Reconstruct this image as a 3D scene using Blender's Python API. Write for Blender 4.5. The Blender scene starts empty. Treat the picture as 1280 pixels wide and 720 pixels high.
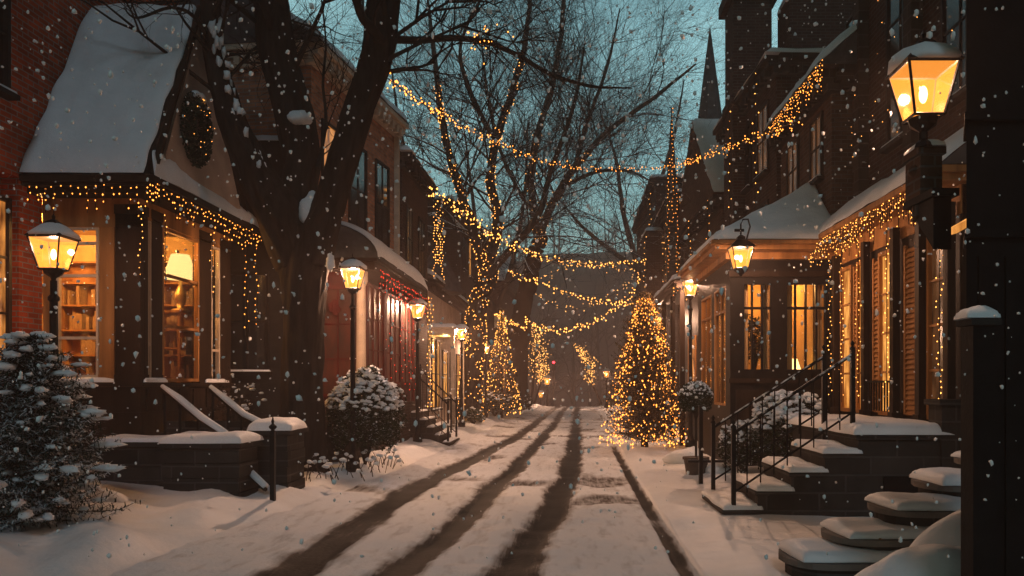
import bpy, math, random
from mathutils import Vector, Matrix, noise
R = math.radians
V = Vector
sc = bpy.context.scene
# ---------------------------------------------------------------- camera, world, sun, exposure
CAMH, F = 1.7, 1000.0
VX, VY = 705.0, 480.0
cd = bpy.data.cameras.new('camera'); cam = bpy.data.objects.new('camera', cd)
sc.collection.objects.link(cam); sc.camera = cam
cam.location = (0, 0, CAMH); cam.rotation_euler = (R(90), 0, 0)
cd.sensor_width = 36; cd.lens = 36*F/1280
cd.shift_x = -(VX-640)/1280; cd.shift_y = (VY-360)/1280
cd.clip_start = .05; cd.clip_end = 3000

SUN_EL, SUN_ROT = 28, 200
w = bpy.data.worlds.new('World'); sc.world = w; w.use_nodes = True
nt = w.node_tree; nt.nodes.clear()
N = nt.nodes.new; LK = nt.links.new
wo = N('ShaderNodeOutputWorld'); bg = N('ShaderNodeBackground'); LK(bg.outputs[0], wo.inputs[0])
sky = N('ShaderNodeTexSky'); sky.sky_type = 'NISHITA'; sky.sun_disc = False
sky.sun_elevation = R(SUN_EL); sky.sun_rotation = R(SUN_ROT); sky.air_density = 1.0; sky.dust_density = 2.0
hs = N('ShaderNodeHueSaturation'); hs.inputs['Saturation'].default_value = .55; LK(sky.outputs[0], hs.inputs['Color'])
tint = N('ShaderNodeMix'); tint.data_type = 'RGBA'; tint.blend_type = 'MULTIPLY'; tint.inputs[0].default_value = 1
LK(hs.outputs[0], tint.inputs[6]); tint.inputs[7].default_value = (.56, .90, .78, 1)
tc = N('ShaderNodeTexCoord'); mp = N('ShaderNodeMapping'); mp.inputs['Scale'].default_value = (1.2, 1.2, 4.5)
ns = N('ShaderNodeTexNoise'); ns.inputs['Scale'].default_value = 2.2; ns.inputs['Detail'].default_value = 6
cr = N('ShaderNodeValToRGB'); cr.color_ramp.elements[0].position = .35; cr.color_ramp.elements[0].color = (.55, .6, .62, 1)
cr.color_ramp.elements[1].position = .7; cr.color_ramp.elements[1].color = (1.15, 1.1, 1.08, 1)
LK(tc.outputs['Generated'], mp.inputs[0]); LK(mp.outputs[0], ns.inputs[0]); LK(ns.outputs[0], cr.inputs[0])
cl = N('ShaderNodeMix'); cl.data_type = 'RGBA'; cl.blend_type = 'MULTIPLY'; cl.inputs[0].default_value = 1
LK(tint.outputs[2], cl.inputs[6]); LK(cr.outputs[0], cl.inputs[7])
sz = N('ShaderNodeSeparateXYZ'); LK(tc.outputs['Generated'], sz.inputs[0])
gr = N('ShaderNodeMapRange'); gr.inputs[1].default_value = .42; gr.inputs[2].default_value = .72; gr.inputs[3].default_value = 1.0; gr.inputs[4].default_value = .10; LK(sz.outputs[2], gr.inputs[0])
zm = N('ShaderNodeVectorMath'); zm.operation = 'SCALE'; LK(cl.outputs[2], zm.inputs[0]); LK(gr.outputs[0], zm.inputs['Scale'])
gy = N('ShaderNodeMapRange'); gy.interpolation_type = 'SMOOTHSTEP'; gy.inputs[1].default_value = .15; gy.inputs[2].default_value = .85; gy.inputs[3].default_value = .05; gy.inputs[4].default_value = 1.0; LK(sz.outputs[1], gy.inputs[0])
zy = N('ShaderNodeVectorMath'); zy.operation = 'SCALE'; LK(zm.outputs[0], zy.inputs[0]); LK(gy.outputs[0], zy.inputs['Scale'])
LK(zy.outputs[0], bg.inputs[0]); bg.inputs[1].default_value = .34   # the last glow of dusk stands at the end of the street
sl = bpy.data.lights.new('moon', 'SUN'); sl.energy = .30; sl.angle = R(12); sl.color = (.64, .86, 1)
so = bpy.data.objects.new('moon', sl); sc.collection.objects.link(so)
so.rotation_euler = (R(52), 0, R(7)); so['kind'] = 'structure'
sc.view_settings.view_transform = 'Standard'; sc.view_settings.look = 'None'
sc.view_settings.exposure = .28; sc.view_settings.gamma = 1
cy = sc.cycles
cy.use_denoising = True; cy.max_bounces = 6; cy.diffuse_bounces = 3; cy.glossy_bounces = 2
cy.transparent_max_bounces = 12; cy.volume_bounces = 1; cy.sample_clamp_indirect = 1.5; cy.sample_clamp_direct = 0
cy.use_light_tree = True; cy.caustics_reflective = False; cy.caustics_refractive = False
sc.render.film_transparent = False
HAZE = .0048

# ---------------------------------------------------------------- helpers
rng = random.Random(7)
ORG = {}
C = sc.collection
def P(px, py, d):
    return V(((px-VX)/F*d, d, CAMH-(py-VY)/F*d))
class MB:
    def __init__(s): s.v = []; s.f = []
    def add(s, vs, fs):
        o = len(s.v); s.v.extend([tuple(p) for p in vs]); s.f.extend([tuple(i+o for i in f) for f in fs])
    def obox(s, O, U, Vv, W, u0, u1, v0, v1, w0, w1):
        vs = [O+U*a+Vv*b+W*c for c in (w0, w1) for b in (v0, v1) for a in (u0, u1)]
        fs = [(0,2,3,1), (4,5,7,6), (0,1,5,4), (2,6,7,3), (0,4,6,2), (1,3,7,5)]
        s.add(vs, fs); return s
    def box(s, x0, x1, y0, y1, z0, z1):
        return s.obox(V((0,0,0)), V((1,0,0)), V((0,1,0)), V((0,0,1)), x0, x1, y0, y1, z0, z1)
    def prism(s, poly, ext):
        n = len(poly); poly = [V(p) for p in poly]; ext = V(ext)
        s.add(poly+[p+ext for p in poly], [tuple(range(n))[::-1], tuple(range(n, 2*n))]+[(i, (i+1) % n, (i+1) % n+n, i+n) for i in range(n)])
        return s
    def tube(s, pts, rad, n=6, cap=True, rf=None):
        pts = [V(p) for p in pts]
        if not isinstance(rad, (list, tuple)): rad = [rad]*len(pts)
        rings = []; up = V((.31, .17, .93))
        for i, p in enumerate(pts):
            t = (pts[min(i+1, len(pts)-1)]-pts[max(i-1, 0)])
            if t.length < 1e-9: t = V((0,0,1))
            t.normalize()
            a = t.cross(up)
            if a.length < .05: a = t.cross(V((1,0,0)))
            a.normalize(); b = t.cross(a)
            up = a.cross(t)*1.0 if False else up
            r = rad[i]
            ring = []
            for k in range(n):
                an = 2*math.pi*k/n
                q = r*(rf(p, an, i) if rf else 1)
                ring.append(p+a*math.cos(an)*q+b*math.sin(an)*q)
            rings.append(ring)
        vs = [q for r_ in rings for q in r_]; fs = []
        for i in range(len(pts)-1):
            for k in range(n):
                fs.append((i*n+k, i*n+(k+1) % n, (i+1)*n+(k+1) % n, (i+1)*n+k))
        if cap and n > 2:
            fs.append(tuple(range(n))[::-1]); fs.append(tuple((len(pts)-1)*n+k for k in range(n)))
        s.add(vs, fs); return s
    def lathe(s, c, prof, n=16, ph=0, sq=False):
        c = V(c); pts = []
        for r, z in prof:
            for k in range(n):
                a = 2*math.pi*k/n+ph
                pts.append(c+V((r*math.cos(a), r*math.sin(a), z)))
        m = len(prof)
        fs = [(i*n+k, i*n+(k+1) % n, (i+1)*n+(k+1) % n, (i+1)*n+k) for i in range(m-1) for k in range(n)]
        fs.append(tuple(range(n))[::-1]); fs.append(tuple((m-1)*n+k for k in range(n)))
        s.add(pts, fs); return s
    def blob(s, c, rx, ry, rz, n=8, m=5, nz=0., flat=0., rot=0, seed=0):
        c = V(c); vs = []; cr_, sr_ = math.cos(rot), math.sin(rot)
        for j in range(m+1):
            th = math.pi*j/m
            for k in range(n):
                a = 2*math.pi*k/n
                d = V((math.sin(th)*math.cos(a), math.sin(th)*math.sin(a), math.cos(th)))
                f = 1+nz*noise.noise((d*1.7)+c*3.1+V((seed, 0, 0)))
                x, y, z = d.x*rx*f, d.y*ry*f, d.z*rz*f
                if z < 0: z *= (1-flat)
                vs.append(c+V((x*cr_-y*sr_, x*sr_+y*cr_, z)))
        fs = [(j*n+k, (j+1)*n+k, (j+1)*n+(k+1) % n, j*n+(k+1) % n) for j in range(m) for k in range(n)]
        s.add(vs, fs); return s
    def snow(s, A, B, Cc, D, t, nu=14, nv=8, nz=.25, rnd=1.4):
        """snow slab over the quad A B C D with rounded lips and an uneven top"""
        A, B, Cc, D = V(A), V(B), V(Cc), V(D)
        Lu = max((B-A).length, (Cc-D).length); Lv = max((D-A).length, (Cc-B).length)
        top = []; bot = []
        for j in range(nv+1):
            v = (1-math.cos(math.pi*j/nv))/2
            for i in range(nu+1):
                u = (1-math.cos(math.pi*i/nu))/2
                b = (A*(1-u)+B*u)*(1-v)+(D*(1-u)+Cc*u)*v
                e = min(u*Lu, (1-u)*Lu, v*Lv, (1-v)*Lv)
                k = min(1, e/(t*rnd)); h = t*math.sqrt(max(0, 1-(1-k)**2))
                h *= 1+nz*noise.noise(b*1.6)+nz*.5*noise.noise(b*5)
                q = min(1, 4*min(u, 1-u, v, 1-v)+.15)
                b2 = b+V((noise.noise(b*2.3+V((9,0,0))), noise.noise(b*2.1+V((0,7,0))), 0))*t*.35*(1 if q < 1 else 0)
                top.append(b2+V((0, 0, h+.003))); bot.append(b2+V((0,0,0)))
        n = nu+1
        fs = [(j*n+i, j*n+i+1, (j+1)*n+i+1, (j+1)*n+i) for j in range(nv) for i in range(nu)]
        o = len(top)
        fb = [tuple(o+k for k in f[::-1]) for f in fs]
        s.add(top+bot, fs+fb); return s
    def build(s, name, mat, parent=None, smooth=False, label=None):
        o0 = ORG.get(parent.name, V((0,0,0))) if parent else V((0,0,0))
        me = bpy.data.meshes.new(name)
        me.from_pydata([tuple(V(p)-o0) for p in s.v] if o0.length else s.v, [], s.f); me.validate()
        if smooth: me.shade_smooth()
        me.materials.append(mat)
        ob = bpy.data.objects.new(name, me); C.objects.link(ob)
        if parent: ob.parent = parent; ORG[ob.name] = o0
        if label: ob['label'] = label
        return ob
def thing(name, label, cat, loc=(0,0,0), group=None):
    o = bpy.data.objects.new(name, None); C.objects.link(o); o.location = loc; ORG[o.name] = V(loc)
    o.empty_display_size = .2
    o['label'] = label; o['category'] = cat
    if group: o['group'] = group
    return o
def tag(o, label, cat, group=None):
    o['label'] = label; o['category'] = cat
    if group: o['group'] = group
    return o
def kind(o, k): o['kind'] = k; return o
def dup(o, parent=None):
    c = o.copy(); C.objects.link(c); c.parent = parent
    if parent is None: pass
    for ch in [x for x in o.children]: dup(ch, c)
    return c
def orient(A, B, flip=False):
    """frame of a vertical face running from A to B (xy) : U along, W up, Nn outwards"""
    A = V((A[0], A[1], 0)); B = V((B[0], B[1], 0)); U = (B-A); L = U.length; U.normalize()
    Nn = V((U.y, -U.x, 0))
    if flip: Nn = -Nn
    return A, U, Nn, L

# ---------------------------------------------------------------- materials
MATS = {}
def mat(name, col, rough=.7, var=.25, scale=4., bump=.2, bscale=20., metal=0., snow=0., spec=.10, kindp=None, stretch=None):
    m = bpy.data.materials.new(name); m.use_nodes = True; t = m.node_tree; b = t.nodes['Principled BSDF']
    g = t.nodes.new('ShaderNodeNewGeometry'); mpp = t.nodes.new('ShaderNodeMapping'); t.links.new(g.outputs['Position'], mpp.inputs[0])
    if stretch: mpp.inputs['Scale'].default_value = stretch
    n1 = t.nodes.new('ShaderNodeTexNoise'); n1.inputs['Scale'].default_value = scale; n1.inputs['Detail'].default_value = 6; t.links.new(mpp.outputs[0], n1.inputs[0])
    r = t.nodes.new('ShaderNodeValToRGB'); r.color_ramp.elements[0].position = .3; r.color_ramp.elements[1].position = .7
    r.color_ramp.elements[0].color = tuple(c*(1-var) for c in col)+(1,); r.color_ramp.elements[1].color = tuple(min(1, c*(1+var)) for c in col)+(1,)
    t.links.new(n1.outputs[0], r.inputs[0]); colout = r.outputs[0]
    n2 = t.nodes.new('ShaderNodeTexNoise'); n2.inputs['Scale'].default_value = bscale; n2.inputs['Detail'].default_value = 5; t.links.new(mpp.outputs[0], n2.inputs[0])
    height = n2.outputs[0]
    if kindp in ('brick', 'block'):
        sx = t.nodes.new('ShaderNodeSeparateXYZ'); t.links.new(g.outputs['Position'], sx.inputs[0])
        ad = t.nodes.new('ShaderNodeMath'); t.links.new(sx.outputs[0], ad.inputs[0]); t.links.new(sx.outputs[1], ad.inputs[1])
        cx = t.nodes.new('ShaderNodeCombineXYZ'); t.links.new(ad.outputs[0], cx.inputs[0]); t.links.new(sx.outputs[2], cx.inputs[1])
        bt = t.nodes.new('ShaderNodeTexBrick'); t.links.new(cx.outputs[0], bt.inputs['Vector'])
        bt.inputs['Scale'].default_value = 1; bt.inputs['Brick Width'].default_value = .23; bt.inputs['Row Height'].default_value = .078
        bt.inputs['Mortar Size'].default_value = .009
        if kindp == 'block': bt.inputs['Brick Width'].default_value = .62; bt.inputs['Row Height'].default_value = .21; bt.inputs['Mortar Size'].default_value = .012
        bt.inputs['Mortar Smooth'].default_value = .2; bt.inputs['Bias'].default_value = -.1
        bt.inputs['Color1'].default_value = tuple(c*1.2 for c in col)+(1,); bt.inputs['Color2'].default_value = tuple(c*.6 for c in col)+(1,)
        bt.inputs['Mortar'].default_value = (col[0]*.55+.05, col[0]*.45+.05, col[0]*.4+.05, 1)
        mx = t.nodes.new('ShaderNodeMix'); mx.data_type = 'RGBA'; mx.blend_type = 'MULTIPLY'; mx.inputs[0].default_value = .8
        r.color_ramp.elements[0].color = (.6,.6,.6,1); r.color_ramp.elements[1].color = (1.1,1.1,1.1,1)
        t.links.new(bt.outputs[0], mx.inputs[6]); t.links.new(r.outputs[0], mx.inputs[7]); colout = mx.outputs[2]
        inv = t.nodes.new('ShaderNodeMath'); inv.operation = 'SUBTRACT'; inv.inputs[0].default_value = 1; t.links.new(bt.outputs['Fac'], inv.inputs[1])
        ad2 = t.nodes.new('ShaderNodeMath'); ad2.operation = 'MULTIPLY_ADD'; t.links.new(n2.outputs[0], ad2.inputs[0]); ad2.inputs[1].default_value = .5; t.links.new(inv.outputs[0], ad2.inputs[2]); height = ad2.outputs[0]
    if kindp in ('planks', 'shingle', 'vplank'):
        wv = t.nodes.new('ShaderNodeTexWave'); wv.wave_profile = 'SAW'; wv.bands_direction = {'planks': 'Z', 'shingle': 'Z', 'vplank': 'Y'}[kindp]
        wv.inputs['Scale'].default_value = {'planks': 2.2, 'shingle': 3.0, 'vplank': 2.5}[kindp]; wv.inputs['Distortion'].default_value = .15
        t.links.new(g.outputs['Position'], wv.inputs[0])
        ad2 = t.nodes.new('ShaderNodeMath'); ad2.operation = 'MULTIPLY_ADD'; t.links.new(n2.outputs[0], ad2.inputs[0]); ad2.inputs[1].default_value = .3; t.links.new(wv.outputs[1], ad2.inputs[2]); height = ad2.outputs[0]
    bp = t.nodes.new('ShaderNodeBump'); bp.inputs['Strength'].default_value = bump; bp.inputs['Distance'].default_value = .02
    t.links.new(height, bp.inputs['Height']); t.links.new(bp.outputs[0], b.inputs['Normal'])
    if snow > 0:
        sx = t.nodes.new('ShaderNodeSeparateXYZ'); t.links.new(g.outputs['True Normal'], sx.inputs[0])
        m1 = t.nodes.new('ShaderNodeMath'); m1.operation = 'MULTIPLY_ADD'; t.links.new(n1.outputs[0], m1.inputs[0]); m1.inputs[1].default_value = .7; t.links.new(sx.outputs[2], m1.inputs[2])
        rr = t.nodes.new('ShaderNodeMapRange'); rr.inputs[1].default_value = 1.35-snow; rr.inputs[2].default_value = 1.45-snow; t.links.new(m1.outputs[0], rr.inputs[0])
        mx = t.nodes.new('ShaderNodeMix'); mx.data_type = 'RGBA'; t.links.new(rr.outputs[0], mx.inputs[0]); t.links.new(colout, mx.inputs[6]); mx.inputs[7].default_value = (.8,.82,.85,1); colout = mx.outputs[2]
    t.links.new(colout, b.inputs['Base Color'])
    b.inputs['Roughness'].default_value = rough; b.inputs['Metallic'].default_value = metal; b.inputs['Specular IOR Level'].default_value = spec
    MATS[name] = m; return m
def emis(name, col, s, s2=None, var=None):
    m = bpy.data.materials.new(name); m.use_nodes = True; t = m.node_tree; t.nodes.clear()
    o = t.nodes.new('ShaderNodeOutputMaterial'); e = t.nodes.new('ShaderNodeEmission'); t.links.new(e.outputs[0], o.inputs[0])
    e.inputs[0].default_value = tuple(col)+(1,); e.inputs[1].default_value = s
    MATS[name] = m; return m
def lit_window(name, c1, c2, s, sc_=3.):
    m = bpy.data.materials.new(name); m.use_nodes = True; t = m.node_tree; b = t.nodes['Principled BSDF']
    g = t.nodes.new('ShaderNodeNewGeometry'); mpp = t.nodes.new('ShaderNodeMapping'); mpp.inputs['Scale'].default_value = (2.5, 2.5, .9)
    n1 = t.nodes.new('ShaderNodeTexNoise'); n1.inputs['Scale'].default_value = sc_; n1.inputs['Detail'].default_value = 3
    t.links.new(g.outputs['Position'], mpp.inputs[0]); t.links.new(mpp.outputs[0], n1.inputs[0])
    r = t.nodes.new('ShaderNodeValToRGB'); r.color_ramp.elements[0].position = .32; r.color_ramp.elements[1].position = .68
    r.color_ramp.elements[0].color = tuple(c1)+(1,); r.color_ramp.elements[1].color = tuple(c2)+(1,)
    t.links.new(n1.outputs[0], r.inputs[0]); t.links.new(r.outputs[0], b.inputs['Emission Color']); b.inputs['Emission Strength'].default_value = s
    b.inputs['Base Color'].default_value = (.03,.02,.015,1); b.inputs['Roughness'].default_value = .5 if 'red' in name else .2
    if 'red' in name: b.inputs['Specular IOR Level'].default_value = .08
    MATS[name] = m; return m
M = MATS
mat('snow', (.80,.82,.85), .55, .05, 3, .75, 7, spec=.3)
mat('snow_fine', (.80,.82,.85), .6, .05, 6, .3, 40, spec=.3)
mat('brick_red', (.52,.085,.026), .85, kindp='brick', bump=.6, bscale=30)
mat('brick_dark', (.055,.028,.021), .85, kindp='brick', bump=.6, bscale=30)
mat('brick_brown', (.09,.05,.034), .85, kindp='brick', bump=.6, bscale=30)
mat('brick_orange', (.50,.23,.13), .85, kindp='brick', bump=.5, bscale=30)
mat('stucco', (.42,.34,.29), .9, .2, 2, .3, 40)
mat('stone', (.16,.14,.125), .85, .35, 3, .5, 18)
mat('stone_dark', (.042,.038,.035), .85, .35, 3, .8, 14, kindp='block')
mat('slate', (.07,.075,.08), .7, .35, 5, .6, 16, kindp='shingle')
mat('dark_wood', (.024,.014,.009), .55, .4, 6, .3, 30, stretch=(1,1,.15), spec=.1)
mat('dark_paint', (.010,.008,.007), .55, .3, 6, .15, 40, spec=.1)
mat('black_paint', (.008,.007,.007), .7, .3, 6, .15, 40, spec=.1)
mat('dark_wing', (.02,.018,.016), .8, .3, 5, .6, 30, kindp='planks')
mat('green_paint', (.03,.045,.035), .45, .3, 6, .15, 40)
mat('warm_wood', (.34,.16,.055), .45, .4, 6, .25, 30, stretch=(1,1,.12))
mat('red_paint', (.075,.009,.007), .85, .3, 5, .2, 30)
mat('cream_paint', (.55,.44,.33), .5, .15, 5, .15, 30)
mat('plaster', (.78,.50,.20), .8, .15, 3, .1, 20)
mat('curtain', (.75,.5,.25), .9, .15, 6, .5, 8, stretch=(8,8,.2))
mat('iron', (.012,.012,.013), .35, .2, 10, .1, 60, metal=.3)
mat('iron_snowy', (.012,.012,.013), .4, .2, 10, .1, 60, snow=.45)
mat('brass', (.5,.33,.12), .35, .2, 10, .1, 40, metal=.8)
mat('bark', (.024,.019,.016), .9, .45, 9, 1.0, 22, snow=.1, stretch=(1,1,.22))
mat('bark_snowy', (.05,.04,.033), .9, .4, 9, .8, 22, snow=.42, stretch=(1,1,.3))
mat('twig', (.03,.024,.02), .9, .3, 8, .2, 30, snow=.1)
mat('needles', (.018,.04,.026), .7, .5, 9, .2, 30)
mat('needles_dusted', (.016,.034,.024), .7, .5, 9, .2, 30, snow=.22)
mat('needles_warm', (.15,.10,.045), .7, .5, 9, .2, 30)  # bulb glow painted into the colour: browner and brighter than the plain needles
mat('leaves', (.03,.042,.02), .7, .5, 9, .2, 30, snow=.22)
mat('wicker', (.25,.12,.05), .7, .4, 30, .4, 60)
mat('pot', (.08,.06,.05), .7, .3, 10, .3, 30)
mat('white_sign', (.6,.6,.58), .6, .1, 8, .1, 30)
mat('shade_cloth', (.9,.75,.5), .9, .05, 8, .1, 30)
mat('books', (.32,.2,.1), .7, .7, 22, .2, 30, stretch=(9,9,.6))
mat('far_wood', (.03,.027,.025), .9, .4, 2, .3, 10)
emis('bulb_warm', (1, .31, .045), 4.2)
emis('bulb_gold', (1, .38, .07), 4.6)
emis('bulb_red', (1, .05, .02), 2.2)
emis('bulb_lamp', (1, .62, .22), 14)
emis('bulb_far', (1, .42, .10), 3.2)
emis('shade_lit', (1, .60, .20), 3.2)
emis('red_light', (1, .02, .03), 12)
lit_window('window_amber', (.12,.03,.005), (1.0,.36,.07), .7)
lit_window('window_gold', (.30,.09,.012), (1.0,.42,.09), 1.0)
lit_window('window_red', (.03,.002,.002), (.45,.04,.012), .15, 2)
lit_window('window_dim', (.02,.008,.003), (.16,.06,.02), .5)
# dark glass
def glassmat(name, refl, emit=None):
    m = bpy.data.materials.new(name); m.use_nodes = True; t = m.node_tree; t.nodes.clear()
    o = t.nodes.new('ShaderNodeOutputMaterial'); tr = t.nodes.new('ShaderNodeBsdfTransparent'); gl = t.nodes.new('ShaderNodeBsdfGlossy'); gl.inputs['Roughness'].default_value = .08
    tr.inputs[0].default_value = (.93,.93,.93,1) if not emit else (.95,.80,.55,1)
    mx = t.nodes.new('ShaderNodeMixShader'); fr = t.nodes.new('ShaderNodeLayerWeight'); fr.inputs[0].default_value = refl
    t.links.new(fr.outputs['Facing'], mx.inputs[0]); t.links.new(tr.outputs[0], mx.inputs[1]); t.links.new(gl.outputs[0], mx.inputs[2])
    last = mx.outputs[0]
    if emit:
        e = t.nodes.new('ShaderNodeEmission'); e.inputs[0].default_value = emit[0]+(1,); e.inputs[1].default_value = emit[1]
        ad = t.nodes.new('ShaderNodeAddShader'); t.links.new(last, ad.inputs[0]); t.links.new(e.outputs[0], ad.inputs[1]); last = ad.outputs[0]
    t.links.new(last, o.inputs[0]); MATS[name] = m; return m
glassmat('glass', .25)
glassmat('lamp_glass', .2, ((1, .33, .04), .8))
m = mat('dark_glass', (.012,.014,.016), .12, .2, 3, .05, 5, spec=.8)
# leaf material for falling snow
m = mat('flake', (.95,.95,.95), .5, .02, 5, 0, 5, spec=.8)
# road: snow / slush / wet asphalt by the per-vertex wear
def roadmat():
    m = bpy.data.materials.new('road_surface'); m.use_nodes = True; t = m.node_tree; b = t.nodes['Principled BSDF']
    a = t.nodes.new('ShaderNodeAttribute'); a.attribute_name = 'bare'
    g = t.nodes.new('ShaderNodeNewGeometry'); mp_ = t.nodes.new('ShaderNodeMapping'); mp_.inputs['Scale'].default_value = (1, .28, 1); t.links.new(g.outputs['Position'], mp_.inputs[0])
    n1 = t.nodes.new('ShaderNodeTexNoise'); n1.inputs['Scale'].default_value = 9; n1.inputs['Detail'].default_value = 7; t.links.new(mp_.outputs[0], n1.inputs[0])
    ad = t.nodes.new('ShaderNodeMath'); ad.operation = 'MULTIPLY_ADD'; t.links.new(n1.outputs[0], ad.inputs[0]); ad.inputs[1].default_value = .7; t.links.new(a.outputs['Fac'], ad.inputs[2])
    mp3 = t.nodes.new('ShaderNodeMapping'); mp3.inputs['Scale'].default_value = (5, .35, 1); t.links.new(g.outputs['Position'], mp3.inputs[0])
    n3 = t.nodes.new('ShaderNodeTexNoise'); n3.inputs['Scale'].default_value = 5; n3.inputs['Detail'].default_value = 8; n3.inputs['Roughness'].default_value = .7; t.links.new(mp3.outputs[0], n3.inputs[0])
    s3 = t.nodes.new('ShaderNodeMath'); s3.operation = 'MULTIPLY_ADD'; s3.inputs[1].default_value = 1.6; s3.inputs[2].default_value = -.8; t.links.new(n3.outputs[0], s3.inputs[0])
    m3 = t.nodes.new('ShaderNodeMath'); m3.operation = 'MULTIPLY_ADD'; t.links.new(s3.outputs[0], m3.inputs[0]); t.links.new(a.outputs['Fac'], m3.inputs[1]); t.links.new(ad.outputs[0], m3.inputs[2]); ad = m3
    r = t.nodes.new('ShaderNodeValToRGB'); e = r.color_ramp.elements; e[0].position = .36; e[0].color = (.79,.81,.84,1)
    e[1].position = .95; e[1].color = (.018,.018,.019,1)
    k = e.new(.6); k.color = (.42,.41,.41,1); k = e.new(.78); k.color = (.07,.06,.055,1)
    t.links.new(ad.outputs[0], r.inputs[0]); t.links.new(r.outputs[0], b.inputs['Base Color'])
    rr = t.nodes.new('ShaderNodeMapRange'); rr.inputs[1].default_value = .4; rr.inputs[2].default_value = 1.1; rr.inputs[3].default_value = .6; rr.inputs[4].default_value = .62; t.links.new(ad.outputs[0], rr.inputs[0]); t.links.new(rr.outputs[0], b.inputs['Roughness'])
    n2 = t.nodes.new('ShaderNodeTexNoise'); n2.inputs['Scale'].default_value = 22; n2.inputs['Detail'].default_value = 6; t.links.new(g.outputs['Position'], n2.inputs[0])
    bp = t.nodes.new('ShaderNodeBump'); bp.inputs['Strength'].default_value = .5; bp.inputs['Distance'].default_value = .02; t.links.new(n2.outputs[0], bp.inputs['Height']); t.links.new(bp.outputs[0], b.inputs['Normal'])
    b.inputs['Specular IOR Level'].default_value = .04
    MATS['road_surface'] = m; return m
roadmat()

# ---------------------------------------------------------------- ground
def lerp_tab(tab, y):
    if y <= tab[0][0]: return tab[0][1]
    for (a, va), (b, vb) in zip(tab, tab[1:]):
        if y <= b:
            k = (y-a)/(b-a); return va+(vb-va)*k
    return tab[-1][1]
def sm(x): x = max(0, min(1, x)); return x*x*(3-2*x)
ROADL = [(0,-3.9), (8,-3.6), (14,-3.0), (22,-2.7), (34,-2.55), (48,-1.9), (70,-1.2), (140,2.5)]
ROADR = [(0,1.12), (7,1.17), (16,1.30), (30,1.6), (48,2.1), (70,3.0), (140,6.5)]
TRK = [([(0,-2.6), (7,-2.44), (10.6,-2.44), (15.5,-2.17), (26,-1.43), (36,-1.15), (48,-.85), (70,.0), (140,3.5)], .245),
       ([(0,-1.6), (7,-1.42), (10.6,-1.2), (15.5,-1.0), (21,-.78), (30,-.48), (40,-.25), (48,-.15), (70,.6), (140,4.1)], .20),
       ([(0,-.85), (7,-.46), (10.6,-.16), (14,.05), (22,.28), (34,.52), (48,.72), (70,1.3), (140,4.8)], .235)]
def crest(y):
    return 0 if y < 56 else -((y-56)**2)*.0035 if y < 110 else -10.2-(y-110)*.02
def nz(x, y, s, k=0): return noise.noise(V((x*s, y*s, k)))
def gz(x, y):
    l, r = lerp_tab(ROADL, y), lerp_tab(ROADR, y)
    z = crest(y)
    if l-.02 < x < r+.02: return z-.35
    if x <= l:
        e = l-x
        z += .05+.26*sm(e/1.5)+.10*math.exp(-((e-.6)/.4)**2)*(1+nz(x, y, .9))+.06*nz(x, y, .8, 3)*sm(e)+.03*nz(x, y, 2.6, 1)
        if y < 14: z += .05*math.sin((x*1.0+y*.62)*5+nz(x, y, .5)*3)*math.exp(-((e-.9)/.9)**2)
        z += .14*math.exp(-((x+6.1)**2+(y-10)**2)/.5)
        z += .05*max(0, nz(x, y, 4.5, 5))*sm((e-.3)*2)*sm((y-10)/2)
    else:
        e = x-r
        z += .10+.05*sm(e/.6)+.035*nz(x, y, .9, 4)+.015*nz(x, y, 3, 2)
        z += .06*math.exp(-((e-.28)/.16)**2)*(.6+nz(x, y, 1.5, 8))*sm((y-7.5)/2)
        if y > 9 : z += .10*sm((e-.6)/1.2)*sm((y-9)/6)
        z += .10*math.exp(-((x-1.6)**2/.5+(y-18.4)**2/.6))
    return z
ys = [1.0]
while ys[-1] < 400: ys.append(ys[-1]+max(.05, ys[-1]*.0085))
def strip(name, m, xsf, zf, attr=None):
    mb = MB(); rows = len(ys); vs = []; at = []
    n = len(xsf(5))
    for y in ys:
        for x in xsf(y):
            z = zf(x, y); vs.append((x, y, z))
            if attr: at.append(attr(x, y))
    mb.v = vs
    mb.f = [(j*n+i, j*n+i+1, (j+1)*n+i+1, (j+1)*n+i) for j in range(rows-1) for i in range(n-1)]
    ob = mb.build(name, m, smooth=True)
    if attr:
        a = ob.data.attributes.new('bare', 'FLOAT', 'POINT'); a.data.foreach_set('value', at)
    return kind(ob, 'structure')
def xs_ground(y):
    l, r = lerp_tab(ROADL, y), lerp_tab(ROADR, y)
    L = [l-260, l-120, l-60, l-30, l-18, l-12]+[l-9+9*i/90 for i in range(90)]+[l-.03, l]
    Rr = [r, r+.03]+[r+.03+7*i/70 for i in range(1, 71)]+[r+9, r+12, r+18, r+30, r+60, r+120, r+260]
    return L+[l+.01]+[r-.01]+Rr
def gz2(x, y): 
    l, r = lerp_tab(ROADL, y), lerp_tab(ROADR, y)
    if l < x < r: return crest(y)-.3
    return gz(min(x, l-.025) if x <= l else max(x, r+.025), y)
strip('ground', M['snow'], xs_ground, gz2)
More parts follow.
